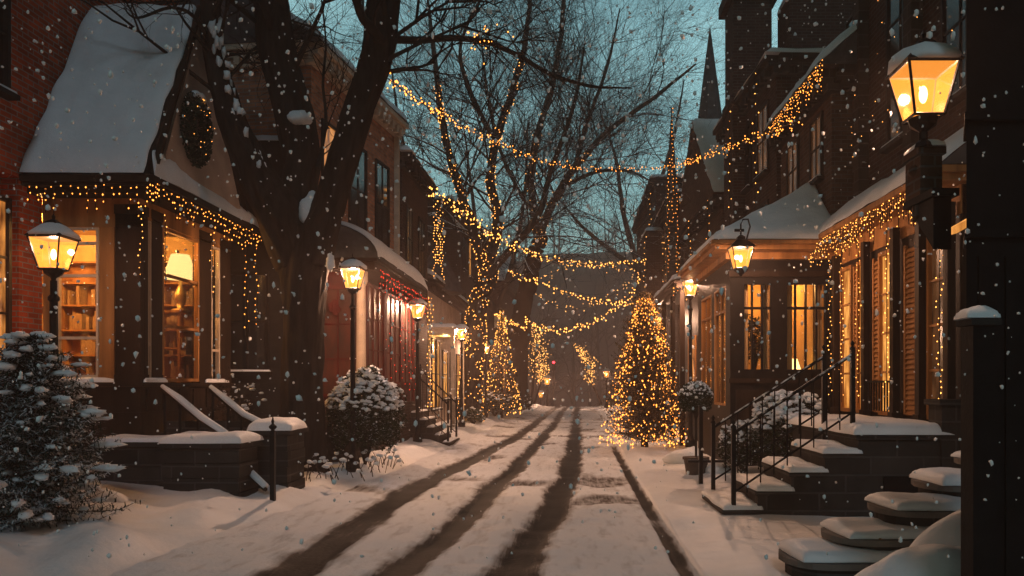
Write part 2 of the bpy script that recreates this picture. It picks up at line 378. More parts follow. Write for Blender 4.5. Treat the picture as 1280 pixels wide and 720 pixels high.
def bare(x, y):
    b = 0
    for tb, wd in TRK:
        c = lerp_tab(tb, y); d = abs(x-c-.09*nz(0, y, .35, 9+wd*50))/wd*(1+.25*nz(x*.3, y, .5, 15))+.22*nz(x, y*.6, 3.1, 6)+.10*nz(x, y, 9, 2)
        b = max(b, 1-sm((d-.3)/1.05))
    b *= (.80+.28*nz(x, y, .6, 4)+.12*nz(x, y, 2.5, 8))*(1-.35*sm((y-18)/16))
    r = lerp_tab(ROADR, y)
    k = 1-sm((abs(x-r+.10)-.03)/.07)
    b = max(b, k*(.75+.5*nz(x, y, 1.2, 3))*(1-sm((y-19)/4)))
    b = max(b, .34*sm((nz(x*.8, y*.7, 1.1, 12)-.12)*3.5)) if y > 11 else b
    return b
def rz(x, y):
    b = bare(x, y); l, r = lerp_tab(ROADL, y), lerp_tab(ROADR, y)
    z = crest(y)+.055-.07*b+.022*nz(x, y, 2.2, 1)+.014*nz(x, y, 7, 1)*(1-b)
    z += .06*(1-sm((x-l)/.5))
    return z
def xs_road(y):
    l, r = lerp_tab(ROADL, y), lerp_tab(ROADR, y); l -= .12; r += .0
    return [l+(r-l)*i/130 for i in range(131)]
strip('road', M['road_surface'], xs_road, rz, bare)
mb = MB()   # kerb stone, its dark edge mostly under snow
yy = 1.5
while yy < 60:
    y2 = yy+1.0; a = lerp_tab(ROADR, yy); b = lerp_tab(ROADR, y2)
    mb.prism([(a+.005, yy, -.2), (a+.13, yy, -.2), (a+.13, yy, crest(yy)+.075), (a+.005, yy, crest(yy)+.07)], (b-a, .985, crest(y2)-crest(yy))); yy = y2
kind(mb.build('kerb', M['stone_dark']), 'structure')
# far hill behind the street end
mb = MB(); n = 60; vs = []
for j, (y, zz) in enumerate([(130,-11), (165,6), (195,24), (225,37), (270,40)]):
    for i in range(n+1):
        x = -220+440*i/n; vs.append((x, y, zz*(1 if zz < 0 else 1+.25*nz(x, y, .02)) + 1.5*nz(x, y, .1)+ (0 if zz < 0 else abs(x-10)*.05)))
mb.v = vs; mb.f = [(j*(n+1)+i, j*(n+1)+i+1, (j+1)*(n+1)+i+1, (j+1)*(n+1)+i) for j in range(4) for i in range(n)]
kind(mb.build('hill', M['far_wood'], smooth=True), 'structure')

# ---------------------------------------------------------------- building kit
X1, Y1, Z1 = V((1,0,0)), V((0,1,0)), V((0,0,1))
def window(root, A, B, s0, s1, z0, z1, pane, frame='dark_paint', nx=1, nzz=2, flip=False, out=.05, sill=True, fw=.06, label=None, snowsill=True):
    O, U, Nn, L = orient(A, B, flip)
    mb = MB()
    mb.obox(O, U, Nn, Z1, s0-fw, s0, 0, out, z0-fw, z1+fw); mb.obox(O, U, Nn, Z1, s1, s1+fw, 0, out, z0-fw, z1+fw)
    mb.obox(O, U, Nn, Z1, s0, s1, 0, out, z1, z1+fw); mb.obox(O, U, Nn, Z1, s0, s1, 0, out, z0-fw, z0)
    for i in range(1, nx+1):
        s = s0+(s1-s0)*i/(nx+1); mb.obox(O, U, Nn, Z1, s-.014, s+.014, .008, out-.012, z0, z1)
    for i in range(1, nzz+1):
        z = z0+(z1-z0)*i/(nzz+1); mb.obox(O, U, Nn, Z1, s0, s1, .011, out-.015, z-.016, z+.016)
    if sill: mb.obox(O, U, Nn, Z1, s0-fw-.06, s1+fw+.06, .003, out+.09, z0-fw-.07, z0-fw-.003)
    w_ = mb.build('window', M[frame], root, label=label)
    MB().obox(O, U, Nn, Z1, s0+.001, s1-.001, .004, .02, z0+.001, z1-.001).build('pane', M[pane], w_)
    if sill and snowsill:
        a, b = O+U*(s0-fw-.06), O+U*(s1+fw+.06); zz = V((0,0,z0-fw-.002))
        MB().snow(a+Nn*(out+.085)+zz, b+Nn*(out+.085)+zz, b+Nn*(out+.004)+zz, a+Nn*(out+.004)+zz, .05, 8, 3).build('snow_cover', M['snow_fine'], w_, smooth=True)
    return w_
def cornice(mb, A, B, z, h=.35, out=.3, flip=False, dent=True, ext=.0):
    O, U, Nn, L = orient(A, B, flip)
    mb.obox(O, U, Nn, Z1, -ext, L+ext, .002, out*.35, z-h, z-h*.62)
    mb.obox(O, U, Nn, Z1, -ext, L+ext, .004, out*.7, z-h*.6, z-h*.3)
    mb.obox(O, U, Nn, Z1, -ext, L+ext, .006, out, z-h*.28, z)
    if dent:
        k = int(L/.32)
        for i in range(k):
            s = (i+.5)*L/k; mb.obox(O, U, Nn, Z1, s-.06, s+.06, .01, out*.8, z-h*.98, z-h*.5)
    return mb

# ================================================================= LEFT HOUSE with bay (nearest, left)
ROOMZ0, ROOMZ1 = 1.72, 4.45
H1 = thing('brick_house', 'red brick house with lit bay window and steep snowy roof at the left edge', 'house', (-7.7, 11.8, .2))
WX = -7.7
mb = MB()
mb.box(-16, WX, 2.5, 10.62, 0, 12.5)                      # left of the small window
mb.box(-16, WX, 15.0, 16.0, 0, 12.5)                       # beyond the bay
mb.box(-16, WX, 10.62, 15.0, 4.62, 12.5)
mb.box(-16, WX, 10.62, 15.0, 0, 1.70)
mb.box(-16, WX, 11.3, 11.8, 1.70, 4.62)
mb.box(-16, -10.6, 10.62, 15.0, 1.70, 4.62)
mb.box(-10.6, -7.95, 10.62, 11.3, 1.70, 4.62)
mb.build('wall', M['brick_red'], H1)
# wall face right of the little window is brick too
window(H1, (WX, 10.62), (WX, 11.3), .07, .38, 1.9, 4.2, 'window_amber', 'dark_wood', nx=0, nzz=2, flip=False, out=.07)
window(H1, (WX, 5), (WX, 15), 5.0, 5.95, 5.75, 8.0, 'dark_glass', 'dark_paint', nx=1, nzz=2, out=.09)
window(H1, (WX, 5), (WX, 15), 3.0, 4.0, 1.9, 4.2, 'window_amber', 'dark_wood', nx=1, nzz=2, out=.09)
# bay: lower wall
BX, BY0, BY1 = -6.25, 11.8, 15.0
mb = MB()
mb.box(WX+.003, BX, BY0, BY1, -.1, 1.66)
for z in (.55, .9, 1.25): mb.box(WX+.005, BX+.02, BY0-.02, BY1+.02, z, z+.03)
mb.box(WX+.005, BX+.05, BY0-.05, BY1+.05, 1.662, 1.72)
for s in range(6):
    a = BY0+.15+s*.5; mb.box(BX+.001, BX+.03, a, a+.38, 1.30, 1.62)
mb.build('bay_base', M['dark_wood'], H1)
b_ = MB().box(BX+.02, BX+.06, 12.5, 13.5, .86, 1.08)
g_ = b_.build('grille', M['window_gold'], H1, label='small lit basement grille')
mb = MB()
for i in range(6):
    a = 12.5+i*.2; mb.box(BX+.062, BX+.09, a-.02, a+.02, .84, 1.1)
mb.build('bar', M['iron'], g_)
# bay posts and rails (open frame)
def post(x0, x1, y0, y1, z0, z1, m='dark_wood', nm='post', root=None):
    mb = MB().box(x0, x1, y0, y1, z0, z1)
    mb.box(x0-.012, x1+.012, y0-.012, y1+.012, z0, z0+.12); mb.box(x0-.012, x1+.012, y0-.012, y1+.012, z1-.14, z1)
    return mb.build(nm, M[m], root or H1)
post(-6.62, BX, BY0, BY0+.12, 1.72, 4.35)                  # corner post (camera side)
post(BX-.12, BX, BY0+.13, BY0+.22, 1.72, 4.35)
post(BX-.12, BX, 12.13, 12.45, 1.72, 4.35)
post(BX-.12, BX, 13.72, 14.18, 1.72, 4.35)
post(BX-.12, BX, 14.55, 15.0, 1.72, 4.35)
post(-6.86, -6.64, BY0+.01, BY0+.1, 1.72, 4.35, 'warm_wood')
post(-7.69, -7.5, BY0+.01, BY0+.1, 1.72, 4.35, 'warm_wood')
MB().box(-7.69, BX, BY0, BY0+.11, 4.02, 4.5).box(BX-.11, BX, BY0+.12, BY1, 4.17, 4.5).build('header', M['warm_wood'], H1)
MB().box(WX+.01, BX-.12, BY1-.1, BY1, 1.72, 4.5).build('end_wall', M['plaster'], H1)
def open_window(root, A, B, s0, s1, z0, z1, nx, zs, m='warm_wood', fw=.05, flip=False, d=.07):
    O, U, Nn, L = orient(A, B, flip); mb = MB()
    mb.obox(O, U, Nn, Z1, s0, s0+fw, -d, 0, z0, z1); mb.obox(O, U, Nn, Z1, s1-fw, s1, -d, 0, z0, z1)
    mb.obox(O, U, Nn, Z1, s0+fw, s1-fw, -d, 0, z1-fw, z1); mb.obox(O, U, Nn, Z1, s0+fw, s1-fw, -d, 0, z0, z0+fw)
    for z in zs: mb.obox(O, U, Nn, Z1, s0+fw, s1-fw, -d+.012, -.01, z-.022, z+.022)
    for i in range(1, nx+1):
        s = s0+(s1-s0)*i/(nx+1); mb.obox(O, U, Nn, Z1, s-.015, s+.015, -d+.015, -.013, z0+fw, z1-fw)
    w_ = mb.build('window', M[m], root)
    MB().obox(O, U, Nn, Z1, s0+fw+.001, s1-fw-.001, -d*.55, -d*.45, z0+fw+.001, z1-fw-.001).build('pane', M['glass'], w_)
    return w_
open_window(H1, (WX, BY0), (BX, BY0), .21, .83, 1.80, 4.01, 0, (2.38, 3.30, 3.78), 'cream_paint', .035)
open_window(H1, (BX, BY0), (BX, BY1), .66, 1.91, 1.74, 4.16, 0, (2.62, 3.42), 'warm_wood')
open_window(H1, (BX, BY0), (BX, BY1), .23, .32, 1.74, 4.16, 0, (2.3,), 'cream_paint', .02)
open_window(H1, (BX, BY0), (BX, BY1), 2.39, 2.74, 1.74, 4.16, 0, (2.3,), 'cream_paint', .04)
# sills with snow
z = 1.723
for q in (((-7.66, BY0-.05, z), (-6.64, BY0-.05, z), (-6.64, BY0+.0, z), (-7.66, BY0+.0, z)), ((BX+.05, 11.85, z), (BX+.05, 12.5, z), (BX+.002, 12.5, z), (BX+.002, 11.85, z)), ((BX+.05, 13.9, z), (BX+.05, 14.9, z), (BX+.002, 14.9, z), (BX+.002, 13.9, z))):
    MB().snow(*q, .13, 12, 4).build('sill_snow', M['snow_fine'], H1, smooth=True)
# room inside
MB().box(-10.6, BX-.12, BY0+.12, BY1-.1, 1.66, 1.70).build('floor_board', M['warm_wood'], H1)
MB().box(-10.58, -10.5, BY0+.001, BY1-.1, 1.72, 4.5).build('back_wall', M['plaster'], H1)
MB().box(-10.5, WX, BY1-.16, BY1-.101, 1.72, 4.5).build('side_wall', M['plaster'], H1)
MB().box(-10.5, BX-.12, BY0+.13, BY1-.17, 4.46, 4.52).build('ceiling_board', M['plaster'], H1)
# eave, roof
EZ = 4.5; EX0, EX1, EY0, EY1 = WX+.004, -5.85, 11.35, 15.45
mb = MB()
mb.box(EX0, EX1, EY0, EY1, EZ+.02, EZ+.07); mb.box(EX0, EX1+.05, EY0-.05, EY1+.03, EZ+.072, EZ+.16)
mb.box(EX0, EX1-.1, EY0+.12, EY1-.1, EZ-.06, EZ+.018)
mb.build('eave', M['dark_wood'], H1)
PK = V((-5.98, 12.95, 7.75)); PKL = V((-7.69, 12.95, 7.75))
A = V((EX0, EY0+.02, EZ+.17)); B = V((EX1-.12, EY0+.02, EZ+.17)); D2 = V((EX1-.12, EY1-.6, EZ+.17)); D3 = V((EX0, EY1-.6, EZ+.17))
mb = MB(); mb.add([A, B, PK, PKL, D2, D3], [(0,1,2,3), (3,2,4,5), (0,3,5), (1,4,2)])
rf = mb.build('bay_roof', M['slate'], H1)
mb = MB(); up = V((0,0,.02))
mb.snow(A+up+V((0,-.07,0)), B+up+V((.03,-.07,0)), PK+up+V((.05,0,0)), PKL+up, .14, 34, 36, .35)
mb.snow(PKL+up, PK+up, D2+up, D3+up, .12, 14, 14, .2)
mb.build('snow_cover', M['snow'], rf, smooth=True)
# gable board facing the street and the pent ledge under it
gx = -5.93
mb = MB(); mb.prism([(gx, EY0+.3, EZ+.18), (gx, EY1-.75, EZ+.18), (gx, 12.95, 7.55)], (.04, 0, 0))
gb = mb.build('gable', M['stucco'], H1)
mb = MB()
for a, b in (((gx+.045, EY0+.1, EZ+.20), (gx+.045, 12.95, 7.80)), ((gx+.045, 12.95, 7.80), (gx+.045, EY1-.55, EZ+.20))):
    mb.tube([a, b], .05, 4)
mb.build('bargeboard', M['dark_wood'], gb)
mb = MB(); z = EZ+.165
mb.snow((EX1+.05, EY0-.02, z), (EX1+.05, EY1+.02, z), (EX1-.42, EY1-.1, z+.32), (EX1-.07, EY0+.2, z+.35), .17, 26, 8, .2)
mb.build('snow_ledge', M['snow'], H1, smooth=True)
# parapet at roof end
mb = MB().box(-16.2, WX+.35, 2.3, 16.0, 12.5, 12.9); mb.build('cornice', M['stone_dark'], H1)
# furniture inside
t = thing('bookcase', 'wooden bookcase with filled shelves seen through the bay window', 'bookcase', (-7.0, 14.6, 1.72))
mb = MB(); mb.box(-10.0, -6.5, 14.74, 14.8, 1.72, 3.9)
for x in (-10.0, -9.1, -8.2, -7.3, -6.54): mb.box(x, x+.04, 14.42, 14.739, 1.72, 3.9)
mb.build('frame', M['warm_wood'], t)
for z in (1.74, 2.2, 2.65, 3.1, 3.5, 3.88): MB().box(-9.99, -6.51, 14.40, 14.735, z, z+.03).build('shelf', M['warm_wood'], t)
rg = random.Random(3); mb = MB()
for z in (1.77, 2.23, 2.68, 3.13):
    x = -9.9
    while x < -6.6:
        wd = rg.uniform(.03, .08); h = rg.uniform(.2, .36)
        if rg.random() < .72: mb.box(x, x+wd*.95, 14.46, 14.7, z, z+h)
        x += wd+(.12 if rg.random() < .2 else .0)
mb.build('books', M['books'], t)
def table_lamp(name_label, c, s=1., group=None):
    t = thing('table_lamp', name_label, 'lamp', c, group)
    x, y, z = c
    MB().lathe((x,y,z), [(.10*s,0), (.10*s,.02*s), (.03*s,.04*s), (.06*s,.12*s), (.07*s,.2*s), (.02*s,.3*s), (.012*s,.4*s)], 14).build('base', M['brass'], t, smooth=True)
    MB().lathe((x,y,z), [(.19*s,.38*s), (.10*s,.66*s)], 20).build('lamp_shade', M['shade_lit'], t, smooth=True)
    return t
t = thing('side_table', 'small wooden side table under the glowing table lamp in the bay', 'table', (-6.9, 13.9, 1.72))
MB().box(-7.25, -6.55, 13.65, 14.3, 2.92, 2.96).build('table_top', M['warm_wood'], t)
for dx in (-7.22, -6.61):
    for dy in (13.68, 14.23): MB().box(dx, dx+.04, dy, dy+.04, 1.72, 2.918).build('leg', M['warm_wood'], t)
MB().box(-7.2, -6.6, 13.7, 14.25, 2.30, 2.33).build('shelf', M['warm_wood'], t)
table_lamp('glowing table lamp with pale tapered shade in the bay window', (-6.69, 13.95, 2.962), 1.5)
mb = MB(); rg = random.Random(5)
for i in range(7):
    x = -7.15+i*.085; mb.lathe((x, 13.9+rg.uniform(-.1,.1), 2.332), [(.025,0), (.03,.08), (.012,.14), (.012,.2+rg.uniform(-.05,.05))], 8)
tag(mb.build('bottle', M['brass'], smooth=True), 'row of small bottles on the lower shelf of the side table', 'bottles')
def plight(name, loc, e, col=(1,.55,.22), r=.06):
    if name == 'lamp_light': e *= 3.2
    l = bpy.data.lights.new(name, 'POINT'); l.energy = e; l.color = col; l.shadow_soft_size = r
    o = bpy.data.objects.new(name, l); C.objects.link(o); o.location = loc; return o
plight('room_light', (-8.4, 13.1, 4.1), 230, (1,.46,.12), .15)
plight('room_light', (-6.9, 13.0, 4.0), 150, (1,.46,.12), .12)

# stoop in front of the bay: stone blocks, handrails, basement newel
def snowcap(root, x0, x1, y0, y1, z, t=.1, m='snow'):
    return MB().snow((x0,y0,z), (x1,y0,z), (x1,y1,z), (x0,y1,z), t, 14, 8).build('snow_cover', M[m], root, smooth=True)
def block(label, x0, x1, y0, y1, z0, z1, courses=3, mt='stone_dark', cap=.12, nm='stoop_wall', cat='wall'):
    t = thing(nm, label, cat, ((x0+x1)/2, (y0+y1)/2, z0)); mb = MB()
    h = (z1-z0-.06)/courses
    for i in range(courses):
        d_ = .012*(i % 2); a = z0+i*h
        mb.box(x0+d_, x1-d_, y0+d_, y1-d_, a, a+h-.012)
    mb.box(x0+.03, x1-.03, y0+.03, y1-.03, z0, z1-.06)
    mb.box(x0-.04, x1+.04, y0-.04, y1+.04, z1-.06, z1); mb.build('masonry', M[mt], t)
    if cap: snowcap(t, x0-.04, x1+.04, y0-.04, y1+.04, z1, cap)
    return t
block('square dark stone planter wall with rounded snow cap before the bay', -5.2, -4.2, 10.35, 11.0, .1, .93, 4)
block('low dark stone wall behind the spruce, thinly covered in snow', -6.2, -5.24, 10.6, 11.2, .1, .93, 3, cap=.06)
block('narrow stone stair pier with snow hump beside the tree trunk', -4.35, -3.85, 11.15, 11.9, .1, 1.05, 4, cap=.15)
t = thing('entry_steps', 'dark stone steps between the stoop walls under the bay', 'steps', (-5.0, 11.6, .2))
mb = MB()
for i in range(6): mb.box(-5.9+i*.0+.0, -4.4-.0, 11.1+i*.14, 11.24+i*.14, 0, .35+i*.16)
mb.build('step', M['stone_dark'], t)
mb = MB(); mb.snow((-5.8,11.1,.36), (-4.45,11.1,.36), (-4.45,11.3,.4), (-5.8,11.3,.4), .08, 10, 4)
mb.build('snow_cover', M['snow'], t, smooth=True)
def handrail(label, pts, r=.035, posts=True):
    t = thing('stair_handrail', label, 'handrail', pts[-1])
    MB().tube(pts, r, 6).build('rail', M['dark_wood'], t)
    mb = MB(); q = [p+V((0,0,r+.015)) for p in pts]; mb.tube(q, [.03]+[.05]*(len(q)-2)+[.045], 8); mb.build('snow_cover', M['snow_fine'], t, smooth=True)
    mb = MB()
    for k in range(4):
        f = k/3*.85+.05; i = min(int(f*(len(pts)-1)), len(pts)-2); g = f*(len(pts)-1)-i; p = pts[i].lerp(pts[i+1], g)
        mb.box(p.x-.015, p.x+.015, p.y-.015, p.y+.015, .3, p.z)
    if posts: mb.build('baluster', M['iron'], t)
    return t
handrail('snow covered handrail sloping down onto the stone planter wall', [P(203,487,11.5), P(225,503,11.25), P(252,526,11.0), P(282,546,10.75)])
handrail('snow covered handrail ending in a hump beside the black newel', [P(263,487,11.9), P(285,505,11.8), P(305,522,11.7), P(330,534,11.5)])
handrail('short snow covered lower rail slanting to the foot of the newel', [P(302,584,11.0), P(315,596,10.8), P(332,612,10.5)], .03, False)
t = thing('newel_post', 'black iron newel with ball and spike finial at the stoop foot', 'post', P(341,622,10.3))
x, y, z = P(341,622,10.3)
MB().box(x-.03, x+.03, y-.03, y+.03, 0, z+.85).build('shaft', M['iron'], t)
MB().lathe((x,y,z+.85), [(.045,0), (.02,.02), (.05,.05), (.05,.07), (.015,.1), (.02,.13), (.002,.2)], 10).build('finial', M['iron'], t, smooth=True)

# ================================================================= foliage kit
def leafcloud(mb, pts, size, rg, k=1):
    for p in pts:
        for _ in range(k):
            a = V((rg.gauss(0,1), rg.gauss(0,1), rg.gauss(0,1)))
            if a.length < .1: continue
            a.normalize(); b = a.cross(V((rg.gauss(0,1), rg.gauss(0,1), rg.gauss(0,1)))); b.normalize(); c = a.cross(b)
            s = size*rg.uniform(.6, 1.3)
            mb.add([p-a*s*.5, p+b*s*.28, p+a*s*.6, p-b*s*.28+c*s*.1], [(0,1,2,3)])
def bush(label, c, rx, ry, rz_, n=2600, leaf=.05, snow_n=60, seed=1, lump=.3, m='leaves', group=None, cat='bush', name='bush', snow_s=1., low=.0):
    rg = random.Random(seed); c = V(c); t = thing(name, label, cat, c, group); mb = MB(); pts = []
    for _ in range(n):
        d = V((rg.gauss(0,1), rg.gauss(0,1), rg.gauss(0,1))).normalized()
        if d.z < -.75: d.z *= -1
        f = 1+lump*noise.noise(d*2.2+V((seed*3.3,0,0)))+lump*.5*noise.noise(d*5+V((seed,0,0)))
        r_ = f*(rg.random()**.28)
        pts.append(c+V((d.x*rx*r_, d.y*ry*r_, rz_+d.z*rz_*r_)))
    leafcloud(mb, pts, leaf, rg, 2)
    mb.build('foliage', M[m], t)
    sb = MB()
    for _ in range(14):
        a = rg.uniform(0, 6.28); q = rg.uniform(.2,.7); sb.tube([c+V((0,0,-.05)), c+V((math.cos(a)*rx*q*.5, math.sin(a)*ry*q*.5, rz_*.7)), c+V((math.cos(a)*rx*q, math.sin(a)*ry*q, rz_*1.5))], [.02,.014,.005], 5)
    sb.build('stem', M['twig'], t)
    s2 = MB()
    for _ in range(snow_n):
        d = V((rg.gauss(0,1), rg.gauss(0,1), abs(rg.gauss(0,1))+.35)).normalized()
        f = (1+lump*noise.noise(d*2.2+V((seed*3.3,0,0)))+lump*.5*noise.noise(d*5+V((seed,0,0))))*.95
        p = c+V((d.x*rx*f, d.y*ry*f, rz_+d.z*rz_*f)); s = rg.uniform(.4,1.0)*snow_s
        s2.blob(p, .12*s*rx, .12*s*rx, .055*s*rx+.008, 8, 5, .5, .4, rg.uniform(0,3), seed)
    if snow_n:
        sc2 = s2.build('snow_cover', M['snow_fine'], t, smooth=True)
        if snow_n < 40: sc2.name = 'snow_tufts'; kind(sc2, 'stuff')
    return t
def conifer(label, c, rad, h, nb, seed, needle=.05, step=.035, m='needles', snow_every=.5, name='conifer', cat='tree', group=None, z0=.12, droop=.25, ssc=1., core=True, dens=1, shape=.82):
    rg = random.Random(seed); c = V(c); t = thing(name, label, cat, c, group)
    tr = MB().tube([c+V((0,0,-.1)), c+V((0,0,h*.5)), c+V((0,0,h*.97))], [rad*.07+.02, rad*.045+.012, .006], 7); tr.build('trunk', M['bark'], t)
    fb = MB(); wb = MB(); sb = MB(); tips = []
    for i in range(nb):
        f = (i+.5)/nb; f = f**.85; z = z0+(h-z0)*f*.985
        L = rad*(1-f)**shape*(rg.uniform(.70,1.15))*(1+.22*noise.noise(V((i*.37, seed, f*4))))+.03
        a = i*2.39996+rg.uniform(-.3,.3); dr = V((math.cos(a), math.sin(a), 0)); side = V((-dr.y, dr.x, 0))
        p0 = c+V((0,0,z)); pts = []
        nseg = 5
        for k in range(nseg+1):
            s = k/nseg; pts.append(p0+dr*L*s+V((0,0, L*(.25*s-droop*2*s*s+.12*s**4*3))))
        wb.tube(pts, [.012*(1-s/ (nseg+1)) for s in range(nseg+1)], 3, cap=False)
        tips.append((pts[-1], dr, L))
        q = 0.08*L
        while q < L:
            s = q/L*nseg; k = min(int(s), nseg-1); p = pts[k].lerp(pts[k+1], s-k)
            wdt = min(L*.42, .55)*(1-q/L)*.9+needle*.9
            for sg in (-1, 1):
                # side sprig with needles
                d2 = (dr*.75+side*sg*rg.uniform(.6,1.1)+V((0,0,rg.uniform(-.25,.15)))).normalized()
                l2 = wdt*rg.uniform(.5,1.05); m_ = max(2, int(l2/step)*dens)
                for jn in range(m_):
                    pp = p+d2*l2*(jn+.5)/m_
                    for _ in range(2):
                        nd = (d2*.7+V((rg.gauss(0,.6), rg.gauss(0,.6), rg.gauss(0,.5)))).normalized()
                        pr = nd.cross(Z1)
                        if pr.length < .1: pr = X1.copy()
                        pr.normalize(); wdd = needle*.13
                        e = pp+nd*needle*rg.uniform(.8,1.3)
                        fb.add([pp-pr*wdd, pp+pr*wdd, e+pr*wdd*.3, e-pr*wdd*.3], [(0,1,2,3)])
                if rg.random() < snow_every*.12:
                    s = rg.uniform(.5,1.2)*ssc
                    sb.blob(p+d2*l2*.7+V((0,0,.012)), .05*s+l2*.16, .035*s+.01, .026*s, 8, 5, .5, .35, math.atan2(d2.y, d2.x), i)
            q += step*1.6
        if rg.random() < snow_every:
            e = pts[-2].lerp(pts[-1], .5); s = rg.uniform(.6,1.3)*ssc
            sb.blob(e+V((0,0,.02)), .09*s+L*.08, .05*s, .038*s, 9, 6, .5, .35, a, i)
    wb.build('branch', M['twig'], t); fb.build('foliage', M[m], t)
    if sb.v: sb.build('snow_cover', M['snow_fine'], t, smooth=True)
    return t, tips

# near left spruce
conifer('dark spruce with clumps of snow on its branches at the left edge', (-5.4, 8.1, .22), .90, 2.0, 290, 11, .06, .034, snow_every=.24, z0=.06, ssc=1.0, droop=.24, shape=.5, m='needles_dusted')
conifer('small snow dusted spruce behind the large spruce at the left edge', (-6.35, 8.7, .25), .7, 1.75, 130, 12, .06, .042, snow_every=.25, z0=.08, ssc=.85, droop=.2, m='needles_dusted')

# ================================================================= trees
def limb(mb, pts, radii, n=10, sub=6, wob=.0, bark=0., seed=0):
    """smooth Catmull-Rom limb"""
    P_ = [V(p) for p in pts]; out = []; rr = []
    for i in range(len(P_)-1):
        p0 = P_[max(i-1,0)]; p1 = P_[i]; p2 = P_[i+1]; p3 = P_[min(i+2, len(P_)-1)]
        for k in range(sub):
            t = k/sub
            out.append(.5*((2*p1)+(-p0+p2)*t+(2*p0-5*p1+4*p2-p3)*t*t+(-p0+3*p1-3*p2+p3)*t**3)); rr.append(radii[i]*(1-t)+radii[i+1]*t)
    out.append(P_[-1]); rr.append(radii[-1])
    if wob:
        out = [p+V((noise.noise(p*1.3+V((seed,0,0))), noise.noise(p*1.3+V((0,seed,5))), 0))*wob*r for p, r in zip(out, rr)]
    rf = None
    if bark:
        def rf(p, an, i): return 1+bark*noise.noise(V((math.cos(an)*4, math.sin(an)*4, p.z*.8+seed)))+bark*1.1*abs(noise.noise(V((math.cos(an)*9, math.sin(an)*9, p.z*1.6+seed))))
    mb.tube(out, rr, n, True, rf); return out, rr
def twigs(mb, p, d, L, r, depth, rg, nch=4, grav=0., spread=.8, sides=4):
    n = 4; pts = [p]; dd = d.copy(); q = p.copy()
    for i in range(n):
        dd = (dd+V((rg.gauss(0,.13), rg.gauss(0,.13), rg.gauss(0,.12)+grav))).normalized(); q = q+dd*L/n; pts.append(q)
    mb.tube(pts, [r, r*.85, r*.68, r*.5, r*.34], sides if depth > 1 else 3, cap=False)
    if depth <= 0: return
    for i in range(nch):
        f = rg.uniform(.25, 1.0); k = min(int(f*n), n-1); b = pts[k].lerp(pts[k+1], f*n-k)
        a = V((rg.gauss(0,1), rg.gauss(0,1), rg.gauss(0,1))); a = a-dd*a.dot(dd)
        if a.length < .1: continue
        a.normalize(); nd = (dd+a*spread*rg.uniform(.6,1.3)+V((0,0,.12))).normalized()
        twigs(mb, b, nd, L*rg.uniform(.5,.78), r*.5, depth-1, rg, nch, grav, spread, sides)
def twigs_along(mb, pts, rr, rg, count, L, depth=2, nch=4, f0=.2, grav=-.02, rk=.35, rmin=.012, up=.25, rot=None):
    m_ = len(pts)-1
    for i in range(count):
        f = f0+(1-f0)*(i+rg.random())/count; k = min(int(f*m_), m_-1); p = pts[k]; t = (pts[k+1]-pts[k]).normalized()
        a = V((rg.gauss(0,1), rg.gauss(0,1)*.8, rg.gauss(0,1))); a = a-t*a.dot(t)
        if a.length < .1: continue
        d = (a.normalized()+t*.6+V((0,0,up))).normalized()
        twigs(mb, p, d, L*rg.uniform(.6,1.2), max(rmin, min(rr[k]*rk, .06)), depth, rg, nch, grav)

# big forked tree in front of the houses, left
rg = random.Random(21)
D1 = 13.2
T1 = thing('street_tree', 'huge bare tree with three dark forking limbs between the bay and the red porch', 'tree', P(382,560,D1))
tb = MB()
limb(tb, [P(374,600,D1), P(377,560,D1), P(378,480,D1), P(379,400,D1), P(381,330,D1), P(386,285,D1)], [.46,.36,.31,.31,.37,.33], 72, 12, 0, .16, 1)
LL, lr = limb(tb, [P(372,330,D1), P(352,275,D1-.1), P(322,225,D1-.1), P(294,160,D1-.2), P(272,90,D1-.2), P(264,30,D1-.2), P(262,-50,D1-.1), P(250,-150,D1)], [.33,.33,.28,.21,.16,.145,.14,.10], 54, 8, .15, .16, 2)
ML, mr = limb(tb, [P(378,330,D1), P(372,265,D1+.3), P(376,200,D1+.5), P(366,140,D1+.5), P(350,80,D1+.5), P(338,20,D1+.5), P(330,-60,D1+.5), P(318,-160,D1+.6)], [.30,.27,.28,.30,.29,.27,.24,.18], 54, 8, .15, .16, 3)
RL, r_r = limb(tb, [P(392,330,D1), P(405,275,D1-.1), P(424,215,D1-.2), P(448,140,D1-.3), P(470,70,D1-.4), P(480,0,D1-.5), P(484,-80,D1-.6), P(495,-170,D1-.7)], [.30,.27,.225,.225,.235,.23,.19,.14], 54, 8, .15, .16, 4)
tb.build('trunk', M['bark'], T1, smooth=True)
cb = MB()
for pts, rr in ((LL, lr), (ML, mr), (RL, r_r)):
    twigs_along(cb, pts, rr, rg, 13, 1.9, 3, 4, .5, 0, .22)
